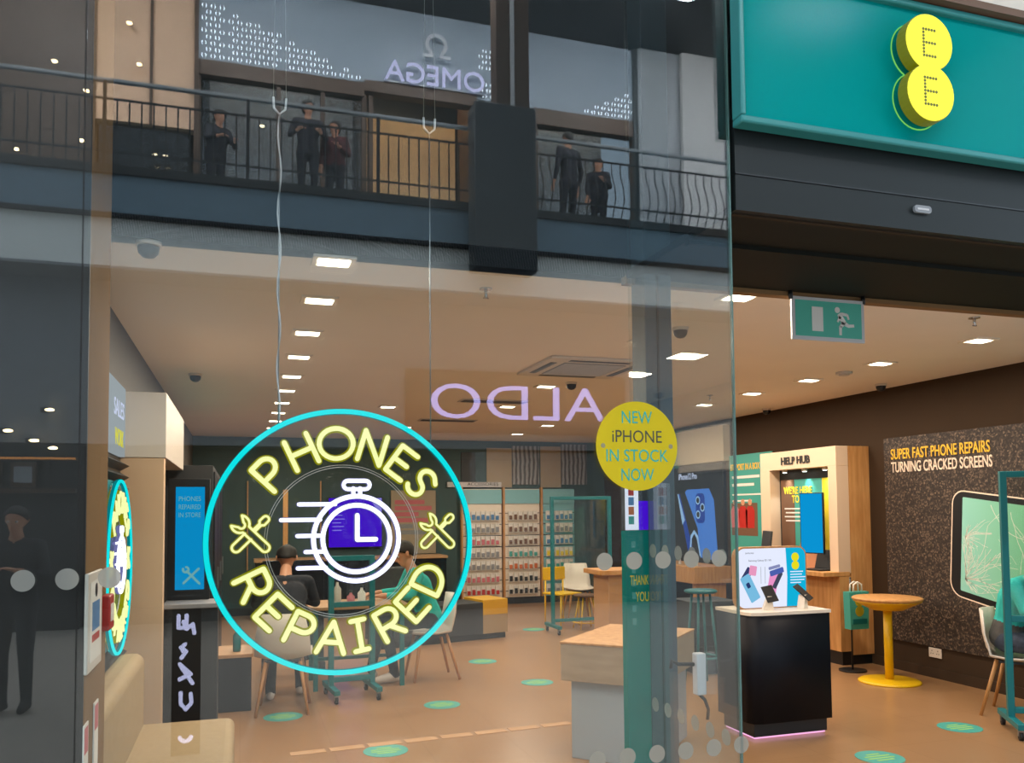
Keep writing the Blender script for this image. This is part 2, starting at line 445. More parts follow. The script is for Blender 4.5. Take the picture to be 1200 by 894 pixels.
struct('wall_upper', MB().box(1.86, 8, -.06, .03, 3.78, 6.0, 'warmwhite').box(1.83, 6.3, -.13, -.0, 3.752, 3.785, 'brown'), 'cream wall above the fascia')
struct('wall_neighbour', MB().box(-6.5, -.461, .028, .039, 0, 5.0, 'blackish').box(-6.5, -.93, .039, .25, 0, 5.0, 'blackish'), 'blackish wall behind the left pane')
struct('column_left', MB().box(-.92, -.46, .04, .46, 0, 5.0, 'taupe', .004), 'brown taupe column at the left end of the window')
struct('baseboard_right', MB().box(XR - .018, XR, .1, YB, 0, .09, 'dark_wall'))
struct('baseboard_back', MB().box(XL, XR, YB - .02, YB, 0, .12, 'charcoal'))
# blue-grey pillar at the door end of the window
struct('column_right', MB().box(1.92, 2.07, .90, 1.05, 0, 4.99, 'pillar', .004).box(1.985, 1.995, .895, .905, 0, 2.8, 'black'), 'blue grey pillar behind the right pane')
# plain tan band high on the right wall beyond the poster
struct('wall_niche', MB().box(6.1, 6.2, 6.9, 9.2, 2.24, 2.72, 'back_tan'), 'tan boxing above the phone lightbox')
# unseen slab overhead, added to keep sky light off the shop front
struct('ceiling_sky_blocker', MB().box(-9, 14, -2.2, -.3, 6.0, 6.4, 'mall_light'), 'unseen slab added above the shop front to block the sky')

# ------------------------------------------------------------------ GLASS
def dots(parent, pts, ax):
    for p in pts:
        mb = MB()
        mtx = frame(p, (1, 0, 0), (0, 0, 1)) if ax == 'Y' else frame(p, (0, 1, 0), (0, 0, 1))
        mb.prism(circ(0, 0, .0325, 28), .001, 'dot', mtx)
        d = mb.build('manifestation_dot', parent)
w1 = MB().box(-3.2, -.478, -.012, 0, .02, 4.9, 'glass').build('window_1'); w1['kind'] = 'structure'
w2 = MB().box(-.474, 1.836, -.012, 0, .02, 4.9, 'glass').build('window_2'); w2['kind'] = 'structure'
MB().box(1.836, 1.842, -.013, .001, .02, 4.9, 'edge').build('glass_edge', w2)
w3 = MB().box(1.828, 1.838, .004, .90, .02, 4.9, 'glass').build('window_3'); w3['kind'] = 'structure'
dots(w1, [(-.622, -.0125, 1.403), (-.503, -.0125, 1.404)], 'Y')
dots(w2, [(-.386, -.0125, 1.405)] + [(1.274 + .12 * i, -.0125, 1.409) for i in range(5)], 'Y')
dots(w2, [(1.235 + .12 * i, -.0125, .693) for i in range(6)], 'Y')
dots(w3, [(1.8385, .1 + .12 * i, 1.405) for i in range(7)], 'X')
dots(w3, [(1.8385, .1 + .12 * i, .693) for i in range(7)], 'X')
# latch on the side pane
t = thing('door_latch', 'pale grey glass door latch with hooked black lever on the side pane', 'latch', (1.80, .24, .92))
MB().box(-.016, .028, -.02, .02, -.085, .085, 'greywhite', .005).build('latch_body', t)
MB().tube([(-.02, 0, .04), (-.09, 0, .045), (-.12, 0, .06), (-.125, 0, .03)], .008, 'rubber').build('lever', t)
MB().tube([(0, 0, -.08), (.03, 0, -.11), (.045, 0, -.15), (.04, 0, -.19)], .007, 'rubber').build('strap', t)

# round yellow sticker on the glass
t = thing('round_sticker', 'round yellow window sticker announcing new stock, stuck on the glass', 'sticker', (1.414, -.013, 1.838))
MB().prism(circ(0, 0, .168, 72), .0015, 'sticker', frame((0, 0, 0), (1, 0, 0), (0, 0, 1))).build('disc', t)
for b, m, z, w, h in (('NEW', 'sticker_teal', .108, .125, .046), ('iPHONE', 'sticker_ink', .036, .205, .046), ('IN STOCK', 'sticker_teal', -.036, .255, .046), ('NOW', 'sticker_teal', -.108, .135, .046)):
    text(b, m, FRONT((0, -.0016, z)), h, w, parent=t, ext=.0006)
for sx in (-1, 1): MB().cyl((.14 * sx, -.0018, 0), .009, .001, 'dot', 14, axis='Y').build('suction_pad', t)

# ------------------------------------------------------------------ FASCIA SIGN
t = thing('fascia_sign', 'glossy teal fascia box above the doorway with a pale rim', 'sign', (1.843, 0, 3.106))
M['fascia'] = mat('glossy_teal_fascia', '#008f8c', .14, spec=.03)
M['fascia_rim'] = mat('teal_rim', '#3a8a88', .25, spec=.3)
MB().box(.012, 4.55, -.075, -.03, .02, .63, 'fascia').build('face', t)
mb = MB()
for z0, z1 in ((0, .03), (.612, .642)): mb.box(0, 4.56, -.10, -.03, z0, z1, 'fascia_rim', .008)
mb.box(0, .022, -.10, -.03, .03, .612, 'fascia_rim', .006); mb.build('rim', t)
# double disc emblem with dotted letters
e = thing('double_disc_emblem', 'lit yellow double-disc emblem with two dotted letters on teal fascia', 'sign', (2.713, -.076, 3.424))
def eight(r, d, n=30):
    a = math.degrees(math.acos(d / r)); p = []
    p += [(x, y) for x, y in circ(0, d, r, n, -90 + a, 270 - a)]
    p += [(x, y) for x, y in circ(0, -d, r, n, 90 + a, 450 - a)]
    return p
R0 = FRONT((0, 0, 0))
MB().prism(eight(.121, .107), .05, 'logo_side', FRONT((0, -.032, 0))).build('return', e)
MB().prism(eight(.118, .107), .005, 'logo_glow', FRONT((0, -.082, 0))).build('lit_face', e)
MB().tube([(x, -.003, z) for x, z in eight(.121, .107)], .0028, 'halo', 6, True).build('edge_reflection', e)  # glowing line painted as the emblem's edge reflected in the glossy face
for z0 in (-.13, .09): MB().box(-.02, .02, -.033, 0, z0, z0 + .04, 'fascia').build('bracket', e)
for zc in (.103, -.103):
    mb = MB()
    P = [(-.032, .056 - .014 * i) for i in range(9)] + [(-.032 + .0145 * j, z) for z in (.056, 0, -.056) for j in range(1, 5)]
    for x, z in P: mb.cyl((x, -.0885, z + zc), .0062, .002, 'logo_dot', 10, axis='Y')
    mb.build('dotted_letter', e)
t = thing('door_sensor', 'small grey oblong sensor plate on the dark panel below the fascia', 'sensor', (2.777, -.022, 2.876))
MB().prism(rrect(-.045, .045, -.016, .016, .014), .012, 'grey', FRONT((0, 0, 0))).build('cover', t)
MB().box(-.03, .03, -.0135, -.012, -.004, .004, 'greywhite').build('slot', t)

# ------------------------------------------------------------------ NEON SIGN
def arc(cx, cy, r, a0, a1, n=12): return [(cx + r * math.cos(math.radians(a0 + (a1 - a0) * i / n)), cy + r * math.sin(math.radians(a0 + (a1 - a0) * i / n))) for i in range(n + 1)]
# letters in a box of height 1 centred on (0,0)
GL = {
 'P': [[(-.28, -.5), (-.28, .5), (.05, .5)] + arc(.05, .22, .28, 90, -90) + [(-.28, -.06)]],
 'R': [[(-.28, -.5), (-.28, .5), (.05, .5)] + arc(.05, .22, .28, 90, -90) + [(-.28, -.06)], [(.0, -.06), (.34, -.5)]],
 'H': [[(-.34, -.5), (-.34, .5)], [(.34, -.5), (.34, .5)], [(-.34, 0), (.34, 0)]],
 'O': [arc(0, 0, .5, 0, 360, 28)],
 'N': [[(-.34, -.5), (-.34, .5), (.34, -.5), (.34, .5)]],
 'E': [[(.3, .5), (-.28, .5), (-.28, -.5), (.3, -.5)], [(-.28, 0), (.2, 0)]],
 'S': [[(.3, .36)] + arc(.02, .25, .25, 35, 180)[1:] + arc(.02, .25, .25, 180, 255, 6)[1:] + arc(-.02, -.25, .25, 75, 0, 6)[1:] + arc(-.02, -.25, .25, 0, -145, 10)[1:]],
 'A': [[(-.4, -.5), (0, .5), (.4, -.5)], [(-.25, -.16), (.25, -.16)]],
 'I': [[(-.2, .5), (.2, .5)], [(0, .5), (0, -.5)], [(-.2, -.5), (.2, -.5)]],
 'D': [[(-.32, -.5), (-.32, .5), (-.1, .5)] + arc(-.1, 0, .5, 90, -90, 16) + [(-.32, -.5)]],
}
def strokes(mb, lines, r, m, mtx, z=0, closed=False, n=8):
    runs = []
    for ln in lines:                                    # break each line at its sharp corners
        cur = [ln[0]]
        for i in range(1, len(ln)):
            cur.append(ln[i])
            if i < len(ln) - 1:
                a = Vector((ln[i][0] - ln[i - 1][0], ln[i][1] - ln[i - 1][1])); b_ = Vector((ln[i + 1][0] - ln[i][0], ln[i + 1][1] - ln[i][1]))
                if a.length > 1e-7 and b_.length > 1e-7 and a.angle(b_) > .75: runs.append(cur); cur = [ln[i]]
        runs.append(cur)
    for ln in runs:
        pts = [(x, y, z) for x, y in ln]
        cl = closed or (abs(ln[0][0] - ln[-1][0]) < 1e-6 and abs(ln[0][1] - ln[-1][1]) < 1e-6)
        if cl and not closed: pts = pts[:-1]
        mb.tube(pts, r, m, n, cl, mtx)
        if not cl:
            for p in (pts[0], pts[-1]): mb.sphere(p, r, m, n=8, mtx=mtx)
def neon_sign(label, loc, F, k=1.0, cables=True):
    t = thing('neon_sign', label, 'neon sign', loc, 0)
    B = F((0, 0, 0))
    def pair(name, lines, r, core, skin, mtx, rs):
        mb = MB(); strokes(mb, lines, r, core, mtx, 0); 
        strokes(mb, lines, rs, skin, mtx, -.012, n=8)  # wider dim tube behind the core, painting its halo of light
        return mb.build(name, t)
    Mt = B
    mb = MB().tube([(x, y, 0) for x, y in circ(0, 0, .46, 96)],   .0086, 'n_cyan', 10, True, Mt)
    mb.tube([(x, y, -.010) for x, y in circ(0, 0, .46, 96)], .0105, 'n_cyan_halo', 8, True, Mt); mb.build('ring_tube', t)
    for word, angs, top in (('PHONES', (137, 115, 94.5, 73, 53.5, 36.5), True), ('REPAIRED', (205, 225, 243.5, 263, 279.5, 298, 316, 334), False)):
        for ch, a in zip(word, angs):
            ra = math.radians(a); rot = ra - PI / 2 if top else ra + PI / 2
            rr = .346 if top else .338
            mt = Mt @ Matrix.Translation((rr * math.cos(ra), rr * math.sin(ra), 0)) @ Matrix.Rotation(rot, 4, 'Z')
            L = [[(x * .119, y * .107) for x, y in ln] for ln in GL[ch]]
            pair('letter', L, .0088, 'n_yel', 'n_yel_halo', mt, .0142)
    # stopwatch
    c = (.045, .008)
    pair('watch_rim', [circ(c[0], c[1], .150, 64) + [circ(c[0], c[1], .150, 64)[0]], circ(c[0], c[1], .118, 56) + [circ(c[0], c[1], .118, 56)[0]]], .0080, 'n_white', 'n_white_halo', Mt, .0105)
    pair('watch_hands', [[(c[0] + .002, c[1] + .082), (c[0] + .002, c[1] - .004), (c[0] + .068, c[1] - .004)]], .0080, 'n_white', 'n_white_halo', Mt, .0105)
    cr = rrect(c[0] - .046, c[0] + .046, c[1] + .175, c[1] + .205, .0149, 4); cr.append(cr[0])
    pair('watch_crown', [cr, [(c[0] - .012, c[1] + .152), (c[0] - .012, c[1] + .178)], [(c[0] + .012, c[1] + .152), (c[0] + .012, c[1] + .178)]], .0070, 'n_white', 'n_white_halo', Mt, .0095)
    for y, x0, x1 in ((.130, -.155, -.03), (.076, -.215, -.082), (.020, -.16, -.072), (-.036, -.132, -.066), (-.092, -.158, -.062)):
        pair('speed_line', [[(x0, y), (x1, y)]], .0068, 'n_white', 'n_white_halo', Mt, .0088)
    # crossed spanner and screwdriver, drawn with an outline tube
    for cx in (-.315, .338):
        mt = Mt @ Matrix.Translation((cx, .03, 0))
        q = Matrix.Rotation(PI / 4, 4, 'Z')
        sp = arc(0, .048, .030, -62, 35, 8) + [(.012, .045)] + arc(0, .043, .012, 0, -180, 8)[1:-1] + [(-.012, .045)] + arc(0, .048, .030, 145, 242, 8) + arc(0, -.068, .0145, 180, 360, 8)
        sp.append(sp[0])
        pair('spanner', [[tuple((q @ Vector((x, y, 0)))[:2]) for x, y in sp]], .0042, 'n_yel', 'n_yel_halo', mt, .0078)
        q2 = Matrix.Rotation(-PI / 4, 4, 'Z')
        hd = arc(0, -.066, .0145, 180, 360, 8) + [(.0145, -.012)]; hd2 = [(-.0145, -.012), (-.0145, -.066)]
        sd = [(-.004, .018), (-.004, .045), (-.011, .052), (-.011, .07)] + arc(0, .07, .011, 180, 0, 6)[1:] + [(.011, .052), (.004, .045), (.004, .018)]
        f = lambda P: [tuple((q2 @ Vector((x, y, 0)))[:2]) for x, y in P]
        pair('screwdriver', [f(hd), f(hd2), f(sd)], .0042, 'n_yel', 'n_yel_halo', mt, .0078)
    # clear acrylic backing: outer annulus and the engraved inner rim
    MB().prism(circ(0, 0, .462, 80), .004, 'clear', Mt @ Matrix.Translation((0, 0, -.03))).build('acrylic_backing', t)
    mb = MB()
    for rr in (.262, .270): mb.tube([(x, y, -.024) for x, y in circ(0, 0, rr, 72)], .0012, 'greywhite', 6, True, Mt)
    mb.build('inner_wire', t)
    return t
ns = neon_sign('round lit neon sign with stopwatch hanging behind the main window', (.345, .15, 1.498), FRONT)
for cx, sgn in ((-.225, -1), (.318, 1)):
    zt = 3.44
    z0 = .40 if cx < 0 else .335
    mb = MB()
    mb.tube([(cx, .02, z0), (cx, .02, 1.52)], .0022, 'steel', 6)
    if cx < 0: mb.tube([(cx + .006 * math.sin(i * .9), .02 + .004 * math.cos(i * .9), z0 + i * .04) for i in range(29)], .0028, 'greywhite', 6)
    mb.tube([(cx - .022, .02, 1.58), (cx - .02, .02, 1.54), (cx, .02, 1.52), (cx + .02, .02, 1.54), (cx + .022, .02, 1.58)], .004, 'greywhite', 6)
    mb.tube([(cx - .022, .02, 1.58), (cx, .02, 3.50), (cx + .022, .02, 1.58)], .0012, 'steel', 5)
    mb.build('hanging_cable', ns)

# second neon ring on the left wall, with its ribbed board and the lit sign above it
b = thing('ribbed_board', 'black ribbed foam board on the left wall behind the small neon ring', 'board', (XL + .002, 2.2, .72))
MB().box(0, .012, -.9, .62, 0, 1.22, 'black').build('backing', b)
for i in range(17):
    MB().prism([(0, -.03), (.052, 0), (0, .03)], 1.5, 'charcoal', frame((.012, -.88, .04 + i * .071), (1, 0, 0), (0, 0, 1)) @ Matrix.Scale(-1, 4, (0, 0, 1))).build('rib', b)
s2 = neon_sign('second round neon sign with stopwatch, on the left wall seen edge-on', (XL + .11, 2.10, 1.318), LEFTW)
MB().box(-.04, -.032, -.46, .46, -.42, .46, 'teal').build('back_plate', s2)
for dy in (-.3, .3):
    for dz in (-.25, .25): MB().cyl((-.043, dy, dz), .008, .012, 'steel', 10, axis='X').build('stand_off', s2)
t = thing('lit_wall_sign', 'pale grey lit sign with white and yellow words high on the left wall', 'sign', (XL + .002, 2.3, 1.955))
MB().box(0, .03, -.9, .57, 0, .425, 'lb_grey').build('sign_box', t)
text('SALES', 'lit_white', LEFTW((.031, .28, .27)), .10, .42, parent=t)
text('WORK', 'lit_yellow', LEFTW((.031, .30, .10)), .10, .36, parent=t)

# ------------------------------------------------------------------ LEFT SIDE FURNITURE
t = thing('wall_cabinet', 'tall white cabinet with overhanging pelmet on the left wall', 'cabinet', (XL + .002, 2.876, 0))
MB().box(0, .268, 0, 1.68, 1.955, 2.37, 'white', .003).build('pelmet', t)
MB().box(0, .258, .004, .10, 0, 1.952, 'tanwhite', .003).build('end_panel', t)
MB().box(0, .03, .10, 1.66, 0, 1.955, 'charcoal').build('back_panel', t)
t = thing('info_screen', 'blue lit screen with tools icon in a black surround beside the white cabinet', 'screen', (-.455, 3.25, 1.037))
MB().box(-.02, .25, 0, .06, -.02, .80, 'black', .004).build('surround', t)
MB().box(.03, .215, -.004, .0, .048, .743, 'screen_blue').build('display', t)
for i, b_ in enumerate(('PHONES', 'REPAIRED', 'IN STORE')): text(b_, 'screen_text', FRONT((.12, -.0045, .663 - .055 * i)), .032, .14, parent=t, ext=.0008)
mb = MB(); q = FRONT((.135, -.006, .143)) 
strokes(mb, [[(-.05, -.05), (.045, .045)], [(.05, -.055), (-.03, .03)], arc(-.037, .04, .018, 160, 440, 8)], .008, 'screen_text', q); mb.build('tools_icon', t)
t = thing('side_counter', 'black counter unit with grey top below the blue screen', 'counter', (-.455, 3.0, 0))
MB().box(-.02, .31, .01, .30, 0, .985, 'black', .004).build('body', t)
MB().box(-.025, .32, -.02, .30, .985, 1.015, 'grey', .004).build('top', t)
t = thing('low_storage_unit', 'low dark unit with pale top behind the sofa corner', 'cabinet', (-.185, 4.35, 0))
MB().box(0, .27, 0, .5, 0, .43, 'navy', .005).build('body', t)
MB().box(-.008, .28, -.01, .5, .43, .46, 'tan', .004).build('top', t)
t = thing('hand_gel_bottle', 'small dark bottle standing on the low dark unit', 'bottle', (-.03, 4.5, .46))
MB().lathe([(.03, 0), (.032, .02), (.032, .13), (.012, .16), (.012, .19)], 'teal', 16).build('body', t)
MB().box(-.012, .03, -.01, .01, .19, .205, 'rubber').build('pump', t)
# sofa
t = thing('cream_sofa', 'cream upholstered sofa with high back against the left wall', 'sofa', (-.65, 1.0, 0))
MB().box(.0, .62, -.35, 1.27, .10, .44, 'cream', .045, seg=4).build('seat', t)
MB().box(.0, .145, -.35, 1.25, .40, .835, 'cream', .05, seg=4).build('backrest', t)
for x in (.06, .56):
    for y in (-.28, 1.2): MB().cyl((x, y, 0), .018, .11, 'black', 12).build('leg', t)
# framed notice and narrow labels on the column
t = thing('framed_notice', 'white framed notice on the inner face of the taupe column', 'notice', (-.458, .14, 1.262))
MB().box(0, .012, -.135, .135, -.155, .155, 'white', .004).build('frame', t)
MB().box(.012, .0135, -.105, .105, -.125, .125, 'paper').build('sheet', t)
MB().box(.0135, .0142, -.07, .07, -.03, .06, 'print_blue').build('panel_print', t)
MB().box(.0135, .0142, -.07, .07, -.065, -.042, 'red').build('red_print', t)
MB().cyl((.0136, 0, .095), .022, .001, 'black', 20, axis='X').build('round_mark', t)
for i, (y, dz) in enumerate(((.06, 0), (.25, .03))):
    t = thing('narrow_label', ('narrow white label strip low on the taupe column, nearer the glass', 'narrow white label strip low on the taupe column, farther from the glass')[i], 'label', (-.459, y, .76 + dz))
    MB().box(0, .004, -.04, .04, -.19, .19, 'paper').build('strip', t)
    MB().box(.004, .0046, -.032, .032, .10, .18, 'print_pink').build('pink_print', t)
t = thing('alarm_call_point', 'small red call point beside the framed notice', 'call point', (-.458, .37, 1.26))
MB().box(0, .03, -.055, .055, -.06, .06, 'red', .006).build('case', t)
MB().box(.03, .032, -.03, .03, -.03, .03, 'paper').build('window', t)

# ------------------------------------------------------------------ CEILING FITTINGS
def make_downlight():
    t = thing('downlight', 'x', 'ceiling light', (0, 0, 0))
    mb = MB()
    for a in ((-.10, .10, -.09, -.065), (-.10, .10, .065, .09), (-.10, -.078, -.065, .065), (.078, .10, -.065, .065)): mb.box(a[0], a[1], a[2], a[3], -.012, .0, 'lamp_frame')
    mb.build('trim_ring', t)
    mb = MB(); mb.box(-.072, .072, -.045, .045, -.016, -.002, 'lamp'); mb.build('diffuser', t)
    return t
rows = [('wall side row left of the window, light', .41, [1.16, 1.93, 2.83, 3.73, 4.70, 5.60, 6.55, 7.5, 8.45, 9.4]),
        ('row along the right wall, light', 5.05, [1.82, 2.80, 3.73, 4.65, 5.60, 6.6, 7.6]),
        ('middle of the ceiling, light', None, [(2.67, 1.22), (2.71, 2.46), (2.79, 4.71), (4.10, 8.22), (4.09, 9.56), (1.58, 6.64), (2.9, 6.3), (2.2, 8.9)])]
ORD = ['first', 'second', 'third', 'fourth', 'fifth', 'sixth', 'seventh', 'eighth', 'ninth', 'tenth']
dl = make_downlight(); first = True
for rn, x, ys in rows:
    for i, y in enumerate(ys):
        px, py = (x, y) if x is not None else y
        o = dl if first else copy_tree(dl); first = False
        o.location = (px, py, ZC)
        if x == .41: lb = 'square warm downlight in the long row above the neon sign, %s from the window' % ORD[i]
        elif x == 5.05: lb = 'square warm downlight in the row along the right wall, %s from the doorway' % ORD[i]
        else: lb = 'square warm downlight in the middle of the ceiling, %s from the shop front' % ORD[sorted([b[1] for b in ys]).index(y[1])]
        tag(o, lb, 'ceiling light', 'square ceiling downlights')
        area('downlight_beam', (px, py, ZC - .03), .22, DOWNLIGHT_W, WARM)
def dome_cam(label, x, y, z=ZC):
    t = thing('dome_camera', label, 'camera', (x, y, z), 0, 'ceiling dome cameras')
    MB().cyl((0, 0, -.02), .055, .02, 'white', 24).build('base', t)
    MB().lathe([(.046, -.02), (.046, -.03), (.042, -.05), (.026, -.066), (.004, -.072)], 'black', 20).build('dome', t)
dome_cam('black dome camera on the ceiling near the white wall cabinet', -.386, 4.806)
dome_cam('black dome camera on the ceiling beside the blue grey pillar', 2.76, 2.04)
dome_cam('black dome camera on the ceiling above the cracked phone mural', 5.93, 3.79)
dome_cam('black dome camera on the ceiling above the help hub', 6.03, 5.81)
dome_cam('black dome camera on the ceiling just behind the air conditioning unit', 2.95, 4.45)
dome_cam('large silver and black dome camera at the ceiling edge top left', -.40, 1.11)
def sprinkler(label, x, y):
    t = thing('sprinkler', label, 'sprinkler', (x, y, ZC), 0, 'ceiling sprinklers')
    MB().cyl((0, 0, -.006), .035, .006, 'chrome', 20).build('rosette', t)
    MB().cyl((0, 0, -.05), .009, .045, 'chrome', 10).box(-.016, .016, -.004, .004, -.055, -.05, 'chrome').build('head', t)
sprinkler('small sprinkler on the ceiling above the exit sign side', 4.43, 1.27)
sprinkler('small sprinkler on the ceiling right of the second hanging cable', 1.25, 1.45)
sprinkler('small sprinkler on the ceiling beyond the fourth wall row light', 4.7, 4.9)
t = thing('smoke_detector', 'flat round white detector on the ceiling by the right row lights', 'detector', (5.08, 3.28, ZC))
MB().cyl((0, 0, -.02), .07, .02, 'greywhite', 28).build('base', t)
MB().cyl((0, 0, -.032), .045, .012, 'greywhite', 24).build('sensor', t)
t = thing('air_conditioner', 'square ceiling air conditioning cassette with central grille', 'air conditioner', (2.72, 3.62, ZC - .001))
MB().box(-.44, .44, -.44, .44, -.022, 0, 'white', .006).build('panel', t)
mb = MB().box(-.27, .27, -.27, .27, -.027, -.02, 'grey')
for i in range(12): mb.box(-.26, .26, -.255 + i * .045, -.235 + i * .045, -.030, -.026, 'greywhite')
mb.build('grille', t)
for a in range(4):
    mb = MB().box(-.26, .26, .33, .385, -.025, -.018, 'black'); mb.box(-.26, .26, .34, .352, -.027, -.024, 'grey'); o = mb.build('louvre', t); o.rotation_euler = (0, 0, a * PI / 2)
for i, (x, y) in enumerate(((2.58, 7.9), (2.62, 5.9))):
    t = thing('ceiling_vent', ('slot air vent in the ceiling at the far end of the shop', 'slot air vent in the ceiling behind the reflected shop letters')[i], 'vent', (x, y, ZC), 0, 'ceiling slot vents')
    MB().box(-.38, .38, -.12, .12, -.012, 0, 'greywhite').build('frame', t)
    mb = MB()
    for k in range(3): mb.box(-.36, .36, -.1 + k * .07, -.06 + k * .07, -.015, -.011, 'charcoal')
    mb.build('slot', t)
# exit sign hanging from the soffit
t = thing('exit_sign', 'green running-man exit sign with pale border hanging under the soffit', 'sign', (3.085, .975, 2.64))
MB().box(-.24, .24, 0, .014, -.122, .118, 'greywhite', .003).build('board', t)
M['exit_green'] = mat('exit_green', '#52b59e', .5)
MB().box(-.218, .218, -.002, .0, -.100, .098, 'exit_green').build('green_field', t)
MB().box(-.112, -.04, -.0035, -.002, -.07, .065, 'paper').build('door_symbol', t)
mb = MB(); q = FRONT((.085, -.003, 0)); 
mb.prism(circ(-.03, .055, .017, 18), .0012, 'paper', q)
def limb(a, b_, r0, r1=None): 
    r1 = r1 or r0; d = Vector((b_[0] - a[0], b_[1] - a[1])); d.normalize(); nn = Vector((-d.y, d.x))
    return [(a[0] + nn.x * r0, a[1] + nn.y * r0), (a[0] - nn.x * r0, a[1] - nn.y * r0), (b_[0] - nn.x * r1, b_[1] - nn.y * r1), (b_[0] + nn.x * r1, b_[1] + nn.y * r1)]
for a, b_, r0, r1 in (((-.02, .035), (.015, -.02), .014, .016), ((-.005, .035), (.035, .03), .008, .008), ((.035, .033), (.045, .005), .007, .006), ((-.012, .02), (-.03, -.012), .007, .006), ((.012, -.015), (-.012, -.04), .012, .01), ((-.012, -.035), (-.012, -.085), .01, .008), ((.015, -.018), (.04, -.03), .012, .01), ((.038, -.032), (.08, -.028), .009, .008)):
    mb.prism(limb(a, b_, r0, r1), .0012, 'paper', q)
mb.build('running_figure', t)
for sx in (-.24, .24): MB().cyl((sx, .007, .10), .012, .05, 'black', 10).build('hanger', t)

# ------------------------------------------------------------------ RIGHT WALL: MURAL, HELP HUB, POSTERS
t = thing('phone_mural', 'gravel-textured wall mural about phone repairs with a cracked phone', 'mural', (XR - .002, 4.06, .29))
MB().box(-.016, 0, -3.2, 0, 0, 2.0, 'gravel').build('board', t)
text('SUPER FAST PHONE REPAIRS', 'gold_text', RIGHTW((-.018, -.10, 1.835)), .105, 1.17, parent=t, align='LEFT', ext=.004, bold=.012)
text('TURNING CRACKED SCREENS', 'cream_text', RIGHTW((-.018, -.10, 1.705)), .105, 1.19, parent=t, align='LEFT', ext=.004, bold=.012)
# printed phone, tilted and running off to the right
pm = RIGHTW((-.0165, -.83, .95)) @ Matrix.Rotation(math.radians(-4), 4, 'Z')
def inset(poly, d):
    cx = sum(p[0] for p in poly) / len(poly); cy = sum(p[1] for p in poly) / len(poly)
    return poly
ph = rrect(-.02, 1.5, -.44, .52, .13, 6)
def taper(poly): return [(x, y * (1.0 + .06 * x) + (-.09 * x)) for x, y in poly]
MB().prism(taper(ph), .002, 'cream_text', pm).build('phone_rim', t)
MB().prism(taper(rrect(-.008, 1.49, -.428, .508, .12, 6)), .003, 'black', pm).build('phone_body', t)
scr = taper(rrect(.10, 1.4, -.375, .46, .01, 2))
MB().prism(scr, .004, 'crack_screen', pm).build('phone_screen', t)
mb = MB(); rnd = random.Random(4)
def crack(x, y, a, L, w, depth=0):
    pts = [(x, y)]; n = max(3, int(L / .05))
    for i in range(n):
        a += rnd.uniform(-.22, .22); x += math.cos(a) * L / n; y += math.sin(a) * L / n
        if not (.105 < x < 1.38 and -.36 - .1 * x < y < .44 - .05 * x): break
        pts.append((x, y))
        if depth < 2 and rnd.random() < .22: crack(x, y, a + rnd.choice((-1, 1)) * rnd.uniform(.3, .8), L * .45, w * .7, depth + 1)
    for p, q_ in zip(pts, pts[1:]):
        if math.hypot(q_[0] - p[0], q_[1] - p[1]) > 1e-4: mb.prism(limb(p, q_, w, w * .8), .0046, 'paper', pm)
for k in range(20): crack(.15, -.28, -1.0 + k * .14, rnd.uniform(.2, .75), .0022)
for k in range(14): crack(.14, .10, -1.3 + k * .2, rnd.uniform(.08, .3), .0018)
for k in range(3): crack(.40 + .2 * k, .40 - k * .05, -1.2 - .1 * k, rnd.uniform(.3, .5), .0024)
mb.build('glass_cracks', t)
t = thing('wall_socket', 'white double wall socket low on the right wall below the mural', 'socket', (XR - .002, 3.488, .234))
MB().box(-.012, 0, -.075, .075, -.045, .045, 'white', .004).build('plate', t)
for dy in (-.035, .035):
    mb = MB()
    for a in ((0, .018), (-.012, -.008), (.012, -.008)): mb.box(-.0135, -.011, dy + a[0] - .004, dy + a[0] + .004, a[1] - .004, a[1] + .004, 'black')
    mb.box(-.016, -.011, dy - .008, dy + .008, .026, .038, 'white', .002); mb.build('outlet', t)

# help hub: white portal frame with a lit niche, oak end panel, oak counter below
HX = 5.79
t = thing('help_hub', 'white framed help counter with lit niche and oak end panel on the right wall', 'kiosk', (HX, 4.3, 0))
dx = XR - HX
MB().box(0, .15, 0, 1.32, 2.03, 2.235, 'peach', .003).box(0, .15, 0, .13, .93, 2.03, 'peach', .003).box(0, .15, 1.14, 1.32, .93, 2.03, 'peach', .003).build('portal_frame', t)
MB().box(.15, dx, -.001, .10, .10, 2.235, 'wood').box(.15, dx, 1.24, 1.32, .10, 2.235, 'wood').box(.15, dx, .1, 1.24, 2.06, 2.235, 'wood').build('oak_end_panel', t)
MB().box(-.19, .134, -.004, 1.34, .90, .945, 'wood', .004).build('counter_top', t)
MB().box(.005, .15, .0, 1.32, .14, .90, 'wood').build('counter_front', t)
MB().box(.03, dx, .015, 1.32, 0, .14, 'black').build('plinth', t)
MB().box(.135, .155, .125, 1.145, .945, 2.03, 'charcoal').build('niche_back', t)
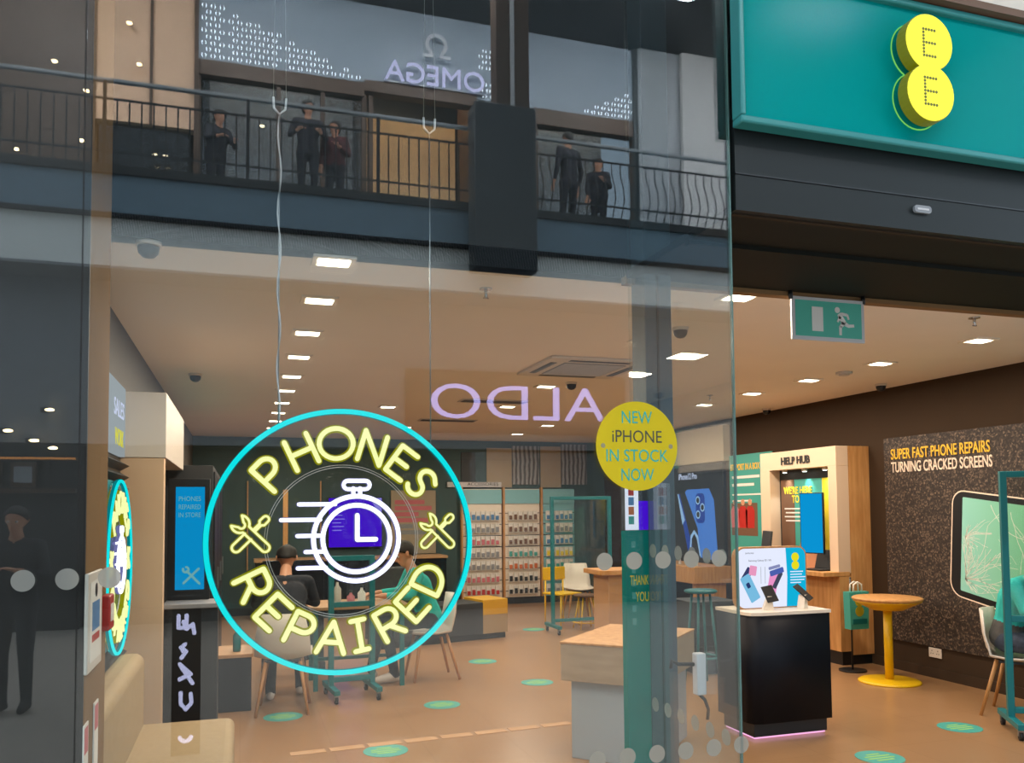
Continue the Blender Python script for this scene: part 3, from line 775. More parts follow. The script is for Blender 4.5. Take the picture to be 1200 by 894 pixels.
# poster in the niche
MB().box(.125, .134, .15, 1.10, 1.0, 1.92, 'teal_light').build('niche_poster', t)
MB().box(.122, .126, .15, .38, 1.0, 1.92, 'yellow2').build('poster_yellow_band', t)
MB().box(.122, .126, .86, 1.10, 1.0, 1.92, 'brown').build('poster_shadow_figure', t)
text("WE'RE HERE", 'yellow2', RIGHTW((.1215, .80, 1.80)), .085, .50, parent=t, bold=.02)
text('TO HELP', 'yellow2', RIGHTW((.1215, .72, 1.70)), .085, .36, parent=t, bold=.02)
mb = MB()
for i in range(4): mb.box(.1205, .122, .66, 1.04 - .02 * (i % 2), 1.585 - i * .045, 1.600 - i * .045, 'paper')
mb.build('poster_lines', t)
hand = [(.02, -.33), (.20, -.33), (.26, -.10), (.22, .08), (.10, .14), (.04, .32), (-.02, .34), (-.03, .20), (-.06, .02), (-.12, -.16)]
MB().prism(hand, .004, 'skin', RIGHTW((.1245, .70, 1.22))).build('poster_hand', t)
for y in (.26, .60, .95):
    MB().cyl((.07, y, 2.0), .03, .029, 'white', 16).cyl((.07, y, 1.995), .022, .004, 'spot', 16).build('niche_spotlight', t)
    d = bpy.data.lights.new('niche_beam', 'SPOT'); d.energy = 9; d.color = (.88, 1, .95); d.spot_size = 1.5; d.spot_blend = .7; d.shadow_soft_size = .03
    o = bpy.data.objects.new('niche_beam', d); C.objects.link(o); o.location = (HX + .07, 4.3 + y, 1.985)
text('HELP HUB', 'ink', RIGHTW((-.003, .66, 2.125)), .085, .50, parent=t, bold=.03, ext=.006)
# blue screen standing forward of the niche
t = thing('hub_screen', 'plain blue portrait screen on a black arm in front of the help niche', 'screen', (5.72, 4.62, 1.42), math.radians(18))
MB().box(0, .03, -.14, .14, -.30, .34, 'black', .004).build('casing', t)
MB().box(-.002, .0, -.13, .13, -.29, .33, 'screen_blue').build('display', t)
MB().tube([(.03, 0, 0), (.07, .02, -.02), (.12, .06, -.02), (.165, .08, -.02)], .014, 'black', 10).build('arm', t)
# laptop and monitor on the hub counter
t = thing('till_monitor', 'dark tilted monitor seen from behind at the far end of the help hub counter', 'monitor', (5.665, 5.40, .946), math.radians(-20))
MB().box(-.015, .015, -.17, .17, .10, .40, 'charcoal', .008, mtx=Matrix.Rotation(.12, 4, 'Y')).build('screen_back', t)
MB().box(-.012, .02, -.03, .03, .01, .2, 'black').box(-.065, .06, -.1, .1, 0, .015, 'black', .004).build('stand', t)
t = thing('laptop', 'open black laptop on the near end of the help hub counter', 'laptop', (5.78, 4.60, .946), 0)
MB().box(-.10, .08, -.14, .14, 0, .016, 'black', .004).build('base', t)
MB().box(-.005, .005, -.14, .14, 0, .20, 'black', .003, mtx=Matrix.Translation((.06, 0, .016)) @ Matrix.Rotation(.25, 4, 'Y')).build('lid', t)

# sport poster beyond the hub
t = thing('sport_poster', 'teal sport poster with players in red beyond the help hub', 'poster', (XR - .002, 6.9, .95))
MB().box(-.012, 0, -.95, 0, 0, 1.35, 'teal_light').build('board', t)
text('BT SPORT IN A BOX', 'gold_text', RIGHTW((-.013, -.36, 1.19)), .085, .66, parent=t, bold=.02)
mb = MB()
for i, (z, w) in enumerate(((1.04, .62), (.94, .5), (.82, .66), (.74, .44))): mb.box(-.014, -.012, -.06 - w, -.06, z, z + (.035 if i < 2 else .02), 'paper')
mb.build('print_lines', t)
MB().box(-.013, -.012, -.62, -.03, .30, .72, 'brown').build('dark_print', t)
for i, (y, c) in enumerate(((-.12, 'print_pink'), (-.30, 'red'), (-.46, 'red'))):
    q = RIGHTW((-.0135, y, .40))
    MB().prism([(-.09, 0), (.09, 0), (.10, .22), (.05, .28), (-.05, .28), (-.10, .22)], .001, c, q).prism(circ(0, .33, .042, 16), .001, 'skin', q).build('printed_player', t)

# phone lightbox at the far right, over an oak ledge
t = thing('phone_lightbox', 'black lightbox poster with blue phones at the far right of the shop', 'lightbox', (XR - .002, 8.28, .90))
MB().box(-.05, 0, -1.28, .3, -.05, 1.32, 'ph_dark', .004).build('box', t)
text('iPhone12 Pro', 'lit_white', RIGHTW((-.052, -.34, 1.17)), .09, .52, parent=t, bold=.015)
q = RIGHTW((-.0505, -.62, .52))
MB().prism([(-.36, .42), (-.30, .46), (.30, .46), (.42, .30), (.50, -.52), (.36, -.52), (.02, -.50), (-.02, -.1)], .002, 'ph_blue1', q).build('phone_back', t)
MB().prism(rrect(-.06, .18, -.02, .40, .07), .003, 'ph_blue2', q).build('camera_plate', t)
for x, y in ((.0, .30), (.0, .10), (.12, .2)): MB().prism(circ(x, y, .06, 20), .004, 'ph_pale', q).prism(circ(x, y, .04, 20), .0045, 'ph_dark', q).build('lens', t)
MB().prism([(-.58, .40), (-.52, .40), (-.12, -.50), (-.28, -.50)], .002, 'ph_blue2', q).prism([(-.58, .40), (-.555, .40), (-.38, .02), (-.45, -.05)], .003, 'ph_pale', q).build('phone_front', t)
MB().prism([(-.27, -.50), (-.22, -.2), (-.12, -.12), (-.02, -.2), (.06, -.50), (.03, -.50), (-.05, -.24), (-.12, -.17), (-.19, -.24), (-.23, -.50)], .003, 'ph_pale', q).build('phone_edge', t)
t = thing('oak_ledge', 'long oak display ledge below the blue phone lightbox', 'counter', (5.63, 6.9, 0))
MB().box(0, .55, 0, 1.6, .62, .84, 'wood', .004).build('ledge_box', t)
for y in (.05, 1.45): MB().box(.04, .5, y, y + .08, 0, .62, 'wood', .003).build('support', t)
for i in range(3):
    t = thing('ledge_phone', 'small display phone on a white stand along the oak ledge', 'phone', (5.78, 7.1 + .45 * i, .84), 0, 'display phones on the oak ledge')
    MB().lathe([(.03, 0), (.02, .01), (.014, .09)], 'white', 12).build('stand', t)
    MB().box(-.04, .04, -.075, .075, -.005, .005, 'black', .003, mtx=Matrix.Translation((-.01, 0, .11)) @ Matrix.Rotation(-.6, 4, 'Y')).build('handset', t)

# ------------------------------------------------------------------ BLACK DISPLAY PLINTH
t = thing('display_plinth', 'black display plinth with pale top and pink underglow', 'plinth', (3.36, 2.19, 0))
body = [(.07, 0), (.635, 0), (.635, .44), (-.015, .44), (-.015, .07), (.005, .022)]
MB().prism(body, .74, 'navy', Matrix.Translation((0, 0, .115)), True).build('cabinet', t)
MB().box(.02, .62, .04, .42, .02, .115, 'black').build('plinth_base', t)
MB().prism([(x * 1.02 - .003, y * 1.03 - .006) for x, y in body], .022, 'warmwhite', Matrix.Translation((0, 0, .855))).build('top', t)
MB().box(.03, .61, .05, .41, .006, .02, 'plinth_glow').build('light_strip', t)
t = thing('light_board', 'rounded lit display board with blue end standing on the black plinth', 'display board', (3.37, 2.40, .877))
bd = rrect(0, .60, 0, .445, .075, 6); bd = [(x, y) if y > .2 else (min(max(x, 0), .6), y) for x, y in rrect(0, .60, 0, .445, .07, 6)]
MB().prism(bd, .05, 'wood', FRONT((0, .05, 0))).build('casing', t)
M['lb_face'] = glow('lightbox_face_white', '#e6ecff', 1.0)
MB().prism([(x, y) for x, y in rrect(.012, .588, .008, .433, .06, 6)], .003, 'lb_face', FRONT((0, 0, 0))).build('lit_face', t)
bl = [(.43, .008), (.588 - .0, .008)] + [(x, y) for x, y in rrect(.012, .588, .008, .433, .06, 6)[:7]] + [(.42, .433), (.425, .25)]
MB().prism([(.42, .433), (.43, .22), (.42, .008), (.58, .008), (.588, .02)] + rrect(.012, .588, .008, .433, .06, 6)[:7], .0015, 'lb_blue', FRONT((0, -.003, 0))).build('blue_panel', t)
q = FRONT((0, -.0045, 0))
MB().prism([(x * .27 + .50, y * .27 + .335) for x, y in eight(.118, .112)], .001, 'lit_yellow', q).build('emblem_print', t)
mb = MB()
for i in range(5): mb.box(.455, .455 + (.11, .1, .13, .12, .09)[i], -.0055, -.0045, .255 - i * .02, .262 - i * .02, 'lb_white')
mb.build('small_print', t)
text('Samsung Galaxy S21 5G', 'ink', FRONT((.20, -.0035, .345)), .016, .19, parent=t, ext=.0006)
text('SAMSUNG', 'ink', FRONT((.115, -.0035, .40)), .010, .07, parent=t, ext=.0006)
PC = [('#3a4270', -35, (.09, .245), .055, .11), ('#7ec4ea', 28, (.115, .15), .085, .20), ('#2c3d70', 28, (.10, .17), .03, .04), ('#f2a0c8', -10, (.14, .275), .06, .07), ('#f39ad0', -12, (.30, .155), .075, .19), ('#444a60', -30, (.345, .2), .035, .13), ('#5064b4', -75, (.34, .262), .04, .12), ('#8d93c0', -78, (.32, .295), .022, .10)]
for i, (c, a, p, w, h) in enumerate(PC):
    MB().prism(rrect(-w / 2, w / 2, -h / 2, h / 2, .008, 3), .0006, glow('printed_phone', c, .9), FRONT((p[0], -.0035 - .0002 * i, p[1])) @ Matrix.Rotation(math.radians(a), 4, 'Z')).build('printed_phone', t)
MB().box(.205, .208, -.0045, -.0035, .18, .30, 'lb_grey').box(.24, .243, -.0045, -.0035, .18, .30, 'lb_grey').build('divider_line', t)
for i, (x, lb) in enumerate(((.22, 'dark display phone on a pale stand before the white part of the board'), (.50, 'dark display phone on a pale stand before the blue end of the board'))):
    t = thing('display_phone', lb, 'phone', (3.36 + x, 2.30, .877), math.radians(-20 if i == 0 else 30), 'display phones on the plinth')
    MB().prism([(-.035, 0), (.04, 0), (.03, .10), (.0, .10)], .05, 'warmwhite', FRONT((-.02, .025, 0))).build('stand', t)
    MB().box(-.04, .04, -.075, .075, -.004, .004, 'black', .003, mtx=Matrix.Translation((0, 0, .115)) @ Matrix.Rotation(-.2, 4, 'Y') @ Matrix.Rotation(.75, 4, 'X')).build('handset', t)

# ------------------------------------------------------------------ YELLOW TABLE, BAG STAND
t = thing('round_table', 'round oak table with yellow column and disc base by the mural', 'table', (5.668, 3.50, 0))
MB().lathe([(.15, .70), (.27, .725), (.305, .755), (.305, .768), (.29, .775)], 'wood', 48).build('tabletop', t)
MB().lathe([(.14, .66), (.29, .735), (.295, .74)], 'yellow', 40).build('under_dish', t)
MB().cyl((0, 0, .02), .038, .68, 'yellow', 24).build('column', t)
MB().lathe([(.27, 0), (.27, .012), (.25, .022), (.05, .03)], 'yellow', 48).build('base', t)
t = thing('bag_stand', 'thin black display stand with disc foot beside the yellow table', 'stand', (5.72, 4.05, 0))
MB().cyl((0, 0, 0), .13, .014, 'black', 28).build('foot', t)
MB().cyl((0, 0, .014), .009, .90, 'black', 10).build('pole', t)
t = thing('gift_bag', 'teal carrier bag with a pale emblem hung on the thin black stand', 'bag', (5.72, 4.02, .42))
MB().prism([(-.105, 0), (.105, 0), (.115, .36), (-.115, .36)], .09, 'teal_light', FRONT((0, 0.0, 0))).build('bag_body', t)
for dy in (-.02, -.07): MB().tube([(-.05, dy, .36), (-.045, dy, .43), (0, dy, .455), (.045, dy, .43), (.05, dy, .36)], .008, 'paper', 8).build('handle', t)
MB().prism([(x * .42, y * .42 + .22) for x, y in eight(.118, .112)], .002, 'sticker', FRONT((0, -.09, 0))).build('emblem', t)
MB().box(-.08, .08, -.095, -.09, .05, .10, 'teal').build('print_band', t)

# ------------------------------------------------------------------ CHAIRS, SCREENS, TABLES
def shell_chair(label, loc, rz, group='white shell chairs with timber legs'):
    """local +Y is the way the sitter faces"""
    t = thing('shell_chair', label, 'chair', loc, rz, group)
    mb = MB(); prof = [(.23, .445), (.12, .43), (-.02, .425), (-.14, .44), (-.19, .50), (-.215, .62), (-.235, .80)]
    W_ = [.22, .225, .225, .22, .215, .21, .17]; v = []; f = []
    for side in (0, 1):
        for (y, z), w in zip(prof, W_):
            for i in range(7):
                u = -1 + i / 3; lift = .035 * u * u if z < .6 else 0; fw_ = .05 * u * u if z >= .5 else 0
                v.append((w * u, y + fw_ + (.0 if z < .5 else -.012 * side), z + lift - (.014 * side if z < .5 else 0)))
    n = 7; L = len(prof)
    for s_ in (0, 1):
        for j in range(L - 1):
            for i in range(n - 1):
                a = s_ * L * n + j * n + i; f.append((a, a + 1, a + n + 1, a + n))
    o_ = L * n
    rim = [i for i in range(n)] + [j * n + n - 1 for j in range(1, L)] + [(L - 1) * n + i for i in range(n - 2, -1, -1)] + [j * n for j in range(L - 2, 0, -1)]
    for a, b_ in zip(rim, rim[1:] + rim[:1]): f.append((a, b_, b_ + o_, a + o_))
    mb._add(v, f, 'white', True); mb.build('seat_shell', t)
    for sx in (-1, 1):
        for sy, yb in ((.14, .22), (-.11, -.22)):
            MB().tube([(.13 * sx, sy, .425), (.20 * sx, yb, 0)], .017, 'wood_leg', 10, r_end=.012).build('leg', t)
    MB().box(-.14, .14, -.13, .16, .405, .425, 'charcoal').build('under_frame', t)
    return t
def teal_screen(label, loc, rz, w, h, mid=None):
    """free-standing clear screen in a teal frame on castors; local X runs along the frame"""
    t = thing('protective_screen', label, 'screen', loc, rz, 'teal framed clear screens on castors')
    s_ = .022
    for x in (0, w): MB().box(x - s_, x + s_, -s_, s_, .10, h, 'teal', .003).build('post', t)
    MB().box(s_, w - s_, -s_, s_, h - .044, h, 'teal', .003).build('top_rail', t)
    if mid: MB().box(s_, w - s_, -s_, s_, mid - .022, mid + .022, 'teal', .003).build('middle_rail', t)
    MB().box(s_, w - s_, -s_, s_, .14, .18, 'teal', .003).build('bottom_rail', t)
    MB().box(s_, w - s_, -.003, .003, (mid or .2) + .02, h - .044, 'clear').build('pane', t)
    for x in (0, w):
        ft = MB().box(x - .025, x + .025, -.26, .26, .075, .115, 'teal', .003).build('foot', t)
        for y in (-.22, .22):
            MB().cyl((x - .012, y, .03), .03, .024, 'rubber', 16, axis='X').box(x - .018, x + .018, y - .012, y + .012, .03, .075, 'steel').build('castor', ft)
    return t
teal_screen('teal framed clear screen on castors at the right edge, beside the seated customer', (5.20, 1.80, 0), math.radians(-34), .38, 1.85, .80)
teal_screen('teal framed clear screen on castors at the back by the accessory wall', (3.88, 7.5, 0), 0, .82, 1.78)
teal_screen('teal framed clear screen on castors at the repair table behind the neon sign', (.74, 4.56, 0), math.radians(6), .36, 1.22, .80)
shell_chair('white shell chair with timber legs under the customer in teal by the mural', (5.69, 2.165, 0), math.radians(-150))
shell_chair('white shell chair with timber legs behind the lower left of the neon ring', (.335, 4.28, 0), math.radians(-6))
shell_chair('white shell chair at the repair table behind the lower right of the neon ring', (1.76, 5.18, 0), math.radians(92))
shell_chair('white shell chair beside the yellow stool at the back', (4.75, 8.75, 0), math.radians(170))
t = thing('small_table', 'pale table top at the right edge in front of the seated customer', 'table', (6.09, 1.50, 0))
MB().box(-.26, .085, -.25, .25, .70, .73, 'tan', .006).build('tabletop', t)
MB().cyl((-.08, 0, .02), .03, .68, 'charcoal', 16).build('column', t)
MB().cyl((-.08, 0, 0), .17, .02, 'charcoal', 28).build('base', t)
t = thing('repair_table', 'repair table with dark top in the middle of the shop behind the neon sign', 'table', (1.0, 5.16, 0))
MB().box(-.42, .48, -.30, .35, .72, .75, 'tan', .006).build('tabletop', t)
for x in (-.36, .42):
    for y in (-.24, .29): MB().box(x - .02, x + .02, y - .02, y + .02, 0, .72, 'teal').build('leg', t)
MB().box(-.34, .40, .275, .305, .18, .21, 'teal').build('lower_rail', t)
for i, (x, y, h, m, lb) in enumerate(((.83, 4.91, .22, 'white', 'white pump bottle on the repair table'), (.95, 4.90, .12, 'print_pink', 'short pink bottle on the repair table'), (1.05, 4.92, .16, 'paper', 'pale bottle at the right of the repair table bottles'))):
    t = thing('table_bottle', lb, 'bottle', (x, y, .75), 0, 'bottles on the repair table')
    MB().lathe([(.034, 0), (.036, .01), (.036, h * .7), (.014, h * .85), (.012, h)], m, 18).build('body', t)
    MB().cyl((0, 0, h), .016, .02, 'rubber', 12).build('cap', t)
t = thing('desk_divider', 'dark blue upright desk divider left of the repair table', 'divider', (.55, 5.9, 0))
MB().box(-.35, .25, -.03, .03, .12, 1.12, 'navy', .006).build('panel', t)
for x in (-.32, .22): MB().box(x - .03, x + .03, -.2, .2, 0, .12, 'charcoal', .004).build('foot', t)
# low grey seating block with the ochre end, in front of the accessory wall
t = thing('low_bench', 'long dark grey bench with an ochre and cream end block', 'bench', (1.55, 6.95, 0), math.radians(14))
MB().box(0, 1.36, 0, .5, .07, .46, 'charcoal', .006).build('bench_body', t)
MB().box(1.36, 1.72, 0, .5, .07, .30, 'cream', .004).build('end_block', t)
MB().box(1.36, 1.72, -.002, .5, .30, .49, 'ochre', .006).build('ochre_cap', t)
MB().box(.02, 1.70, .03, .47, 0, .07, 'black').build('plinth', t)
MB().box(0, .95, .38, .52, .46, .92, 'charcoal', .02).build('backrest', t)

# counters mid-right, green stool, drawers
t = thing('drawer_unit', 'dark drawer unit behind the right pane next to the black plinth', 'cabinet', (4.15, 4.35, 0))
MB().box(0, .50, 0, .45, .05, .70, 'charcoal', .005).build('body', t)
for i in range(3): 
    d_ = MB().box(.02, .48, -.014, 0, .08 + i * .205, .27 + i * .205, 'black', .003).build('drawer', t)
    MB().sphere((.25, -.022, .18 + i * .205), .014, 'steel', n=12).build('knob', d_)
MB().box(.05, .45, .03, .42, 0, .05, 'black').build('plinth', t)
def stool(name, label, loc, h, r, mseat, mleg, ring, group=None, back=False):
    t = thing(name, label, 'stool', loc, 0, group)
    MB().lathe([(r * .9, h - .03), (r, h - .02), (r, h - .006), (r * .9, h)], mseat, 28).build('seat', t)
    for k in range(4):
        a = PI / 4 + k * PI / 2
        MB().tube([(r * .55 * math.cos(a), r * .55 * math.sin(a), h - .03), (r * 1.1 * math.cos(a), r * 1.1 * math.sin(a), 0)], .012, mleg, 8).build('leg', t)
    MB().tube([(r * ring[1] * math.cos(2 * PI * i / 28), r * ring[1] * math.sin(2 * PI * i / 28), ring[0]) for i in range(28)], .011, mleg, 8, True).build('foot_ring', t)
    return t
stool('counter_stool', 'tall dark green stool behind the right pane near the drawer unit', (4.02, 4.0, 0), .86, .15, 'teal', 'teal', (.25, .95))
stool('yellow_stool', 'yellow-legged stool with brown seat in front of the accessory wall', (4.45, 7.75, 0), .46, .17, 'brown', 'yellow', (.09, 1.05))
t = thing('yellow_chair', 'yellow chair with a band back behind the yellow-legged stool', 'chair', (4.27, 8.15, 0), math.radians(20))
MB().box(-.2, .2, -.18, .2, .43, .455, 'yellow', .008).build('seat', t)
MB().box(-.2, .2, .17, .2, .62, .80, 'yellow', .008).build('backrest', t)
for sx in (-.17, .17):
    for sy in (-.15, .18): MB().tube([(sx, sy, 0), (sx * .95, sy, .62 if sy > 0 else .43)], .012, 'yellow', 8).build('leg', t)
t = thing('sanitiser_totem', 'slim teal totem with thank you lettering and lit header beside the blue grey pillar', 'totem', (1.72, .74, 0))
M['totem'] = film('teal_totem_acrylic', '#1b988e', .93)
MB().box(0, .118, 0, .05, .02, 1.50, 'totem').build('panel', t)
MB().box(-.03, .15, -.08, .13, 0, .02, 'charcoal', .003).build('foot', t)
MB().box(0, .118, .004, .046, 1.503, 1.73, 'charcoal').build('header_box', t)
MB().box(.0, .068, 0, .004, 1.503, 1.725, 'lb_white').build('lit_header', t)
MB().box(.070, .118, 0, .004, 1.503, 1.64, 'screen_purple').build('purple_header', t)
for i, c in enumerate(('teal_light', 'print_orange', 'print_blue', 'red')): MB().box(.016, .044, -.001, 0, 1.53 + i * .045, 1.568 + i * .045, c).build('colour_print', t)
text('THANK', 'yellow2', FRONT((.066, -.001, 1.268)), .045, .095, parent=t, ext=.0008)
text('YOU', 'yellow2', FRONT((.080, -.001, 1.19)), .045, .068, parent=t, ext=.0008)
mb = MB()
for i in range(7): mb.box(.028, .048, -.0015, 0, 1.06 + i * .06, 1.09 + i * .06, 'teal_light')
mb.build('print_marks', t)
t = thing('tall_oak_counter', 'oak counter with pale top behind the teal totem', 'counter', (3.75, 5.4, 0))
MB().box(-.1, .52, 0, .5, .90, .95, 'wood', .004).build('top', t)
MB().box(.0, .48, .05, .45, 0, .90, 'tan', .004).build('body', t)
t = thing('corner_plinth', 'low display plinth with timber upper box and white base behind the totem and pillar', 'plinth', (2.42, 1.83, 0), math.radians(45))
M['pale_timber'] = wood('pale_timber_box', '#a58f73', '#b39c7e', (1.5, 1.5, 8))
MB().box(0, .92, 0, .63, .50, .735, 'pale_timber', .003).build('timber_box', t)
MB().box(-.004, .924, -.004, .634, .735, .75, 'wood', .003).build('top', t)
MB().box(.05, .87, .05, .58, 0, .50, 'plinth_white', .003).build('white_base', t)
t = thing('yellow_spray_bottle', 'yellow bottle with dark base standing on the low timber and white plinth', 'bottle', (2.80, 2.36, .75))
MB().lathe([(.045, 0), (.045, .07)], 'charcoal', 18).build('base', t)
MB().lathe([(.043, .07), (.038, .09), (.016, .19), (.012, .22)], 'yellow', 18).build('body', t)
MB().box(-.035, .015, -.011, .011, .22, .245, 'white', .003).build('trigger', t)

# ------------------------------------------------------------------ BACK WALL DISPLAYS
def panel(name, label, cat, x0, x1, z0, z1, m, y=YB, d=.03, frame_m=None):
    t = thing(name, label, cat, (x0, y - .002, z0))
    MB().box(0, x1 - x0, -d, 0, 0, z1 - z0, m).build('board', t)
    if frame_m: MB().box(-.02, 0, -d - .005, 0, 0, z1 - z0, frame_m).box(x1 - x0, x1 - x0 + .02, -d - .005, 0, 0, z1 - z0, frame_m).build('frame', t)
    return t
struct('wall_back_panels', MB().box(4.0, 4.45, YB - .02, YB, 2.0, 2.68, 'back_tan').box(4.98, 5.36, YB - .02, YB, 2.0, 2.72, 'back_tan').box(3.55, 3.8, YB - .02, YB, 2.0, 2.6, 'charcoal'), 'tan panels high on the dark back wall')
def gloss(name, c1, c2):
    m, n, l, p = nmat(name); tc = n.new('ShaderNodeTexCoord'); w = n.new('ShaderNodeTexWave'); w.inputs['Scale'].default_value = 4; w.inputs['Distortion'].default_value = 3
    r = n.new('ShaderNodeValToRGB'); r.color_ramp.elements[0].color = lin(c1); r.color_ramp.elements[1].color = lin(c2)
    l.new(tc.outputs['Object'], w.inputs['Vector']); l.new(w.outputs['Fac'], r.inputs[0]); l.new(r.outputs[0], p.inputs['Base Color']); p.inputs['Roughness'].default_value = .4
    return m
M['mono'] = gloss('grey_photo_print', '#4a4a4c', '#9c9a98')
panel('grey_photo_panel', 'grey photo panel high on the back wall, nearer the neon ring', 'poster', 4.45, 4.95, 2.05, 2.72, 'mono')
panel('grey_photo_panel', 'grey photo panel high on the back wall, behind the yellow sticker', 'poster', 5.36, 5.85, 2.05, 2.76, 'mono')
t = panel('header_strip', 'pale accessories header strip above the left product bays', 'sign', 3.3, 4.25, 2.005, 2.09, 'greywhite', YB, .05)
text('ACCESSORIES', 'ink', FRONT((.62, -.052, .05)), .055, .55, parent=t)
M['print_cyan'] = mat('pale_blue_print', '#84bcc4', .5)
bays = [('narrow left', 3.55, 4.24, 'paper'), ('wide middle', 4.29, 4.93, 'paper'), ('pale blue right', 4.98, 5.58, 'print_cyan')]
COL = {'narrow left': ['print_blue', 'paper', 'print_pink', 'grey', 'paper', 'print_pink', 'red'], 'wide middle': ['brown', 'brown', 'brown', 'teal_light', 'print_orange', 'charcoal', 'charcoal'], 'pale blue right': ['print_blue', 'grey', 'print_blue', 'yellow2', 'teal_light', 'grey', 'grey']}
CN = {'print_blue': 'blue', 'paper': 'white', 'print_pink': 'pink', 'grey': 'grey', 'red': 'red', 'brown': 'brown', 'teal_light': 'teal', 'print_orange': 'orange', 'charcoal': 'dark', 'yellow2': 'yellow'}
for bn, x0, x1, m in bays:
    t = thing('product_bay', '%s slatted product bay on the back wall' % bn, 'display', (x0, YB - .032, .12))
    MB().box(0, x1 - x0, -.04, 0, 0, 1.85, 'warmwhite' if m == 'paper' else m).build('back_board', t)
    MB().box(-.03, 0, -.09, 0, 0, 1.88, 'wood').build('upright', t)
    mb = MB()
    for k in range(8): mb.box(0, x1 - x0, -.045, -.04, .10 + k * .19, .112 + k * .19, 'charcoal')
    mb.build('slot', t)
    MB().box(0, x1 - x0, -.06, -.04, 1.60, 1.84, 'print_cyan').build('header_panel', t)
    ncol = 6 if bn != 'narrow left' else 7
    pk = None
    for r in range(7):
        z = 1.56 - r * .21; c = COL[bn][r]
        for k in range(ncol):
            xx = x0 + .05 + (k + .5) * (x1 - x0 - .1) / ncol
            key = 'pack_' + bn + c
            mb = MB().box(-.036, .036, -.03, 0, -.13, .03, 'paper', .003)
            p = mb.build('product_pack', None, (xx, YB - .10, z))
            tag(p, 'small white and %s pack in the %s row of the %s product bay' % (CN[c], ORD[r], bn), 'package', 'packs in the %s row of the %s bay' % (ORD[r], bn))
            MB().box(-.027, .027, -.042, -.03, -.115, -.045 + .02 * ((k + r) % 2), c if c != 'paper' else 'grey', .003).cyl((0, -.06, .02), .004, .078, 'chrome', 6, axis='Y').build('pack_label', p)
t = thing('purple_wall_screen', 'glowing purple screen on the back wall behind the stopwatch', 'screen', (1.32, YB - .032, 1.02))
MB().box(0, .88, -.05, .03, 0, .82, 'black', .004).build('casing', t)
MB().box(.015, .865, -.054, -.05, .015, .805, 'screen_purple').build('display', t)
MB().prism([(.66, .805), (.865, .805), (.865, .35), (.80, .6)], .002, 'screen_lilac', FRONT((0, -.054, 0))).build('wave_graphic', t)
mb = MB()
for i in range(5): mb.box(.07, .07 + (.16, .2, .14, .18, .15)[i], -.0545, -.054, .52 - .06 * i, .535 - .06 * i, 'screen_lilac')
mb.build('text_lines', t)
panel('offer_panel', 'pale offer panel with pink print behind the right spanner icon', 'poster', 2.35, 3.1, .9, 1.95, 'back_tan')
mb = MB()
for i, w in enumerate((.5, .62, .4, .56, .3, .6)): mb.box(.06, .06 + w, -.032, -.03, .82 - .10 * i, .89 - .10 * i, 'print_pink' if i < 4 else 'grey')
mb.build('pink_print', bpy.data.objects['offer_panel'])
panel('blue_offer_panel', 'small blue offer board below the pink panel at the back', 'poster', 2.5, 2.8, .62, .88, 'print_blue')
panel('grey_slat_panel', 'grey green slatted panel at the back left of the purple screen', 'display', .1, 1.2, .7, 2.1, 'back_wall', YB, .04, 'tan')
t = thing('back_counter', 'long dark back counter below the purple screen', 'counter', (.2, 10.2, 0))
MB().box(0, 2.9, 0, .55, .0, .86, 'navy', .005).build('body', t)
MB().box(-.02, 2.92, -.02, .55, .86, .90, 'tan', .004).build('top', t)
t = thing('column_post', 'thin pale upright post behind the left side of the stopwatch', 'post', (.55, 8.6, 0))
MB().cyl((0, 0, 0), .09, .02, 'charcoal', 20).build('foot', t)
MB().box(-.03, .03, -.03, .03, .02, 1.9, 'wood').build('shaft', t)
t = thing('teal_wall_print', 'small teal print panel low behind the white wall cabinet', 'poster', (XL + .002, 4.7, 2.02))
MB().box(0, .02, 0, 2.8, 0, .40, 'teal_light').build('board', t)
t = thing('dark_tall_unit', 'dark tall unit along the left wall beyond the white cabinet', 'cabinet', (XL + .002, 4.6, 0))
MB().box(0, .5, 0, 3.0, 0, 2.0, 'charcoal', .004).build('body', t)
for y in (.05, 1.05, 2.05): 
    d_ = MB().box(.5, .515, y, y + .9, .05, 1.95, 'black', .003).build('door', t)
    MB().box(.515, .53, y + .82, y + .84, .9, 1.1, 'steel').build('handle', d_)

# ------------------------------------------------------------------ FLOOR STICKERS
for i, (x, y, lb) in enumerate(((4.97, 2.03, 'green round floor sticker right of the black plinth'), (3.90, 1.62, 'green round floor sticker in front of the black plinth'), (.93, 2.84, 'green round floor sticker just inside the main window below the neon ring'),
        (1.59, 4.02, 'green round floor sticker right of the repair table'), (.32, 4.05, 'green round floor sticker under the lower left chair'), (2.45, 5.83, 'green round floor sticker in front of the dark grey bench'), (2.63, 4.6, 'green round floor sticker in the middle of the open floor'), (3.75, 7.9, 'green round floor sticker near the accessory wall'))):
    t = thing('floor_sticker', lb, 'sticker', (x, y, .0005), 0, 'green distancing stickers')
    MB().cyl((0, 0, 0), .15, .0015, 'teal_light', 36).build('disc', t)
    mb = MB()
    for k, w in enumerate((.10, .19, .20, .13)): mb.box(-w / 2, w / 2, .055 - k * .04, .075 - k * .04, .0015, .0022, 'sticker_print')
    mb.build('print', t)
t = thing('floor_grille', 'long narrow floor drain strip across the shop floor', 'grille', (.3, 2.92, .0006), math.radians(4))
mb = MB()
for i in range(10): mb.box(.02 + i * .26, .25 + i * .26, 0, .09, 0, .002, M['tan'])
mb.build('cover_plate', t)

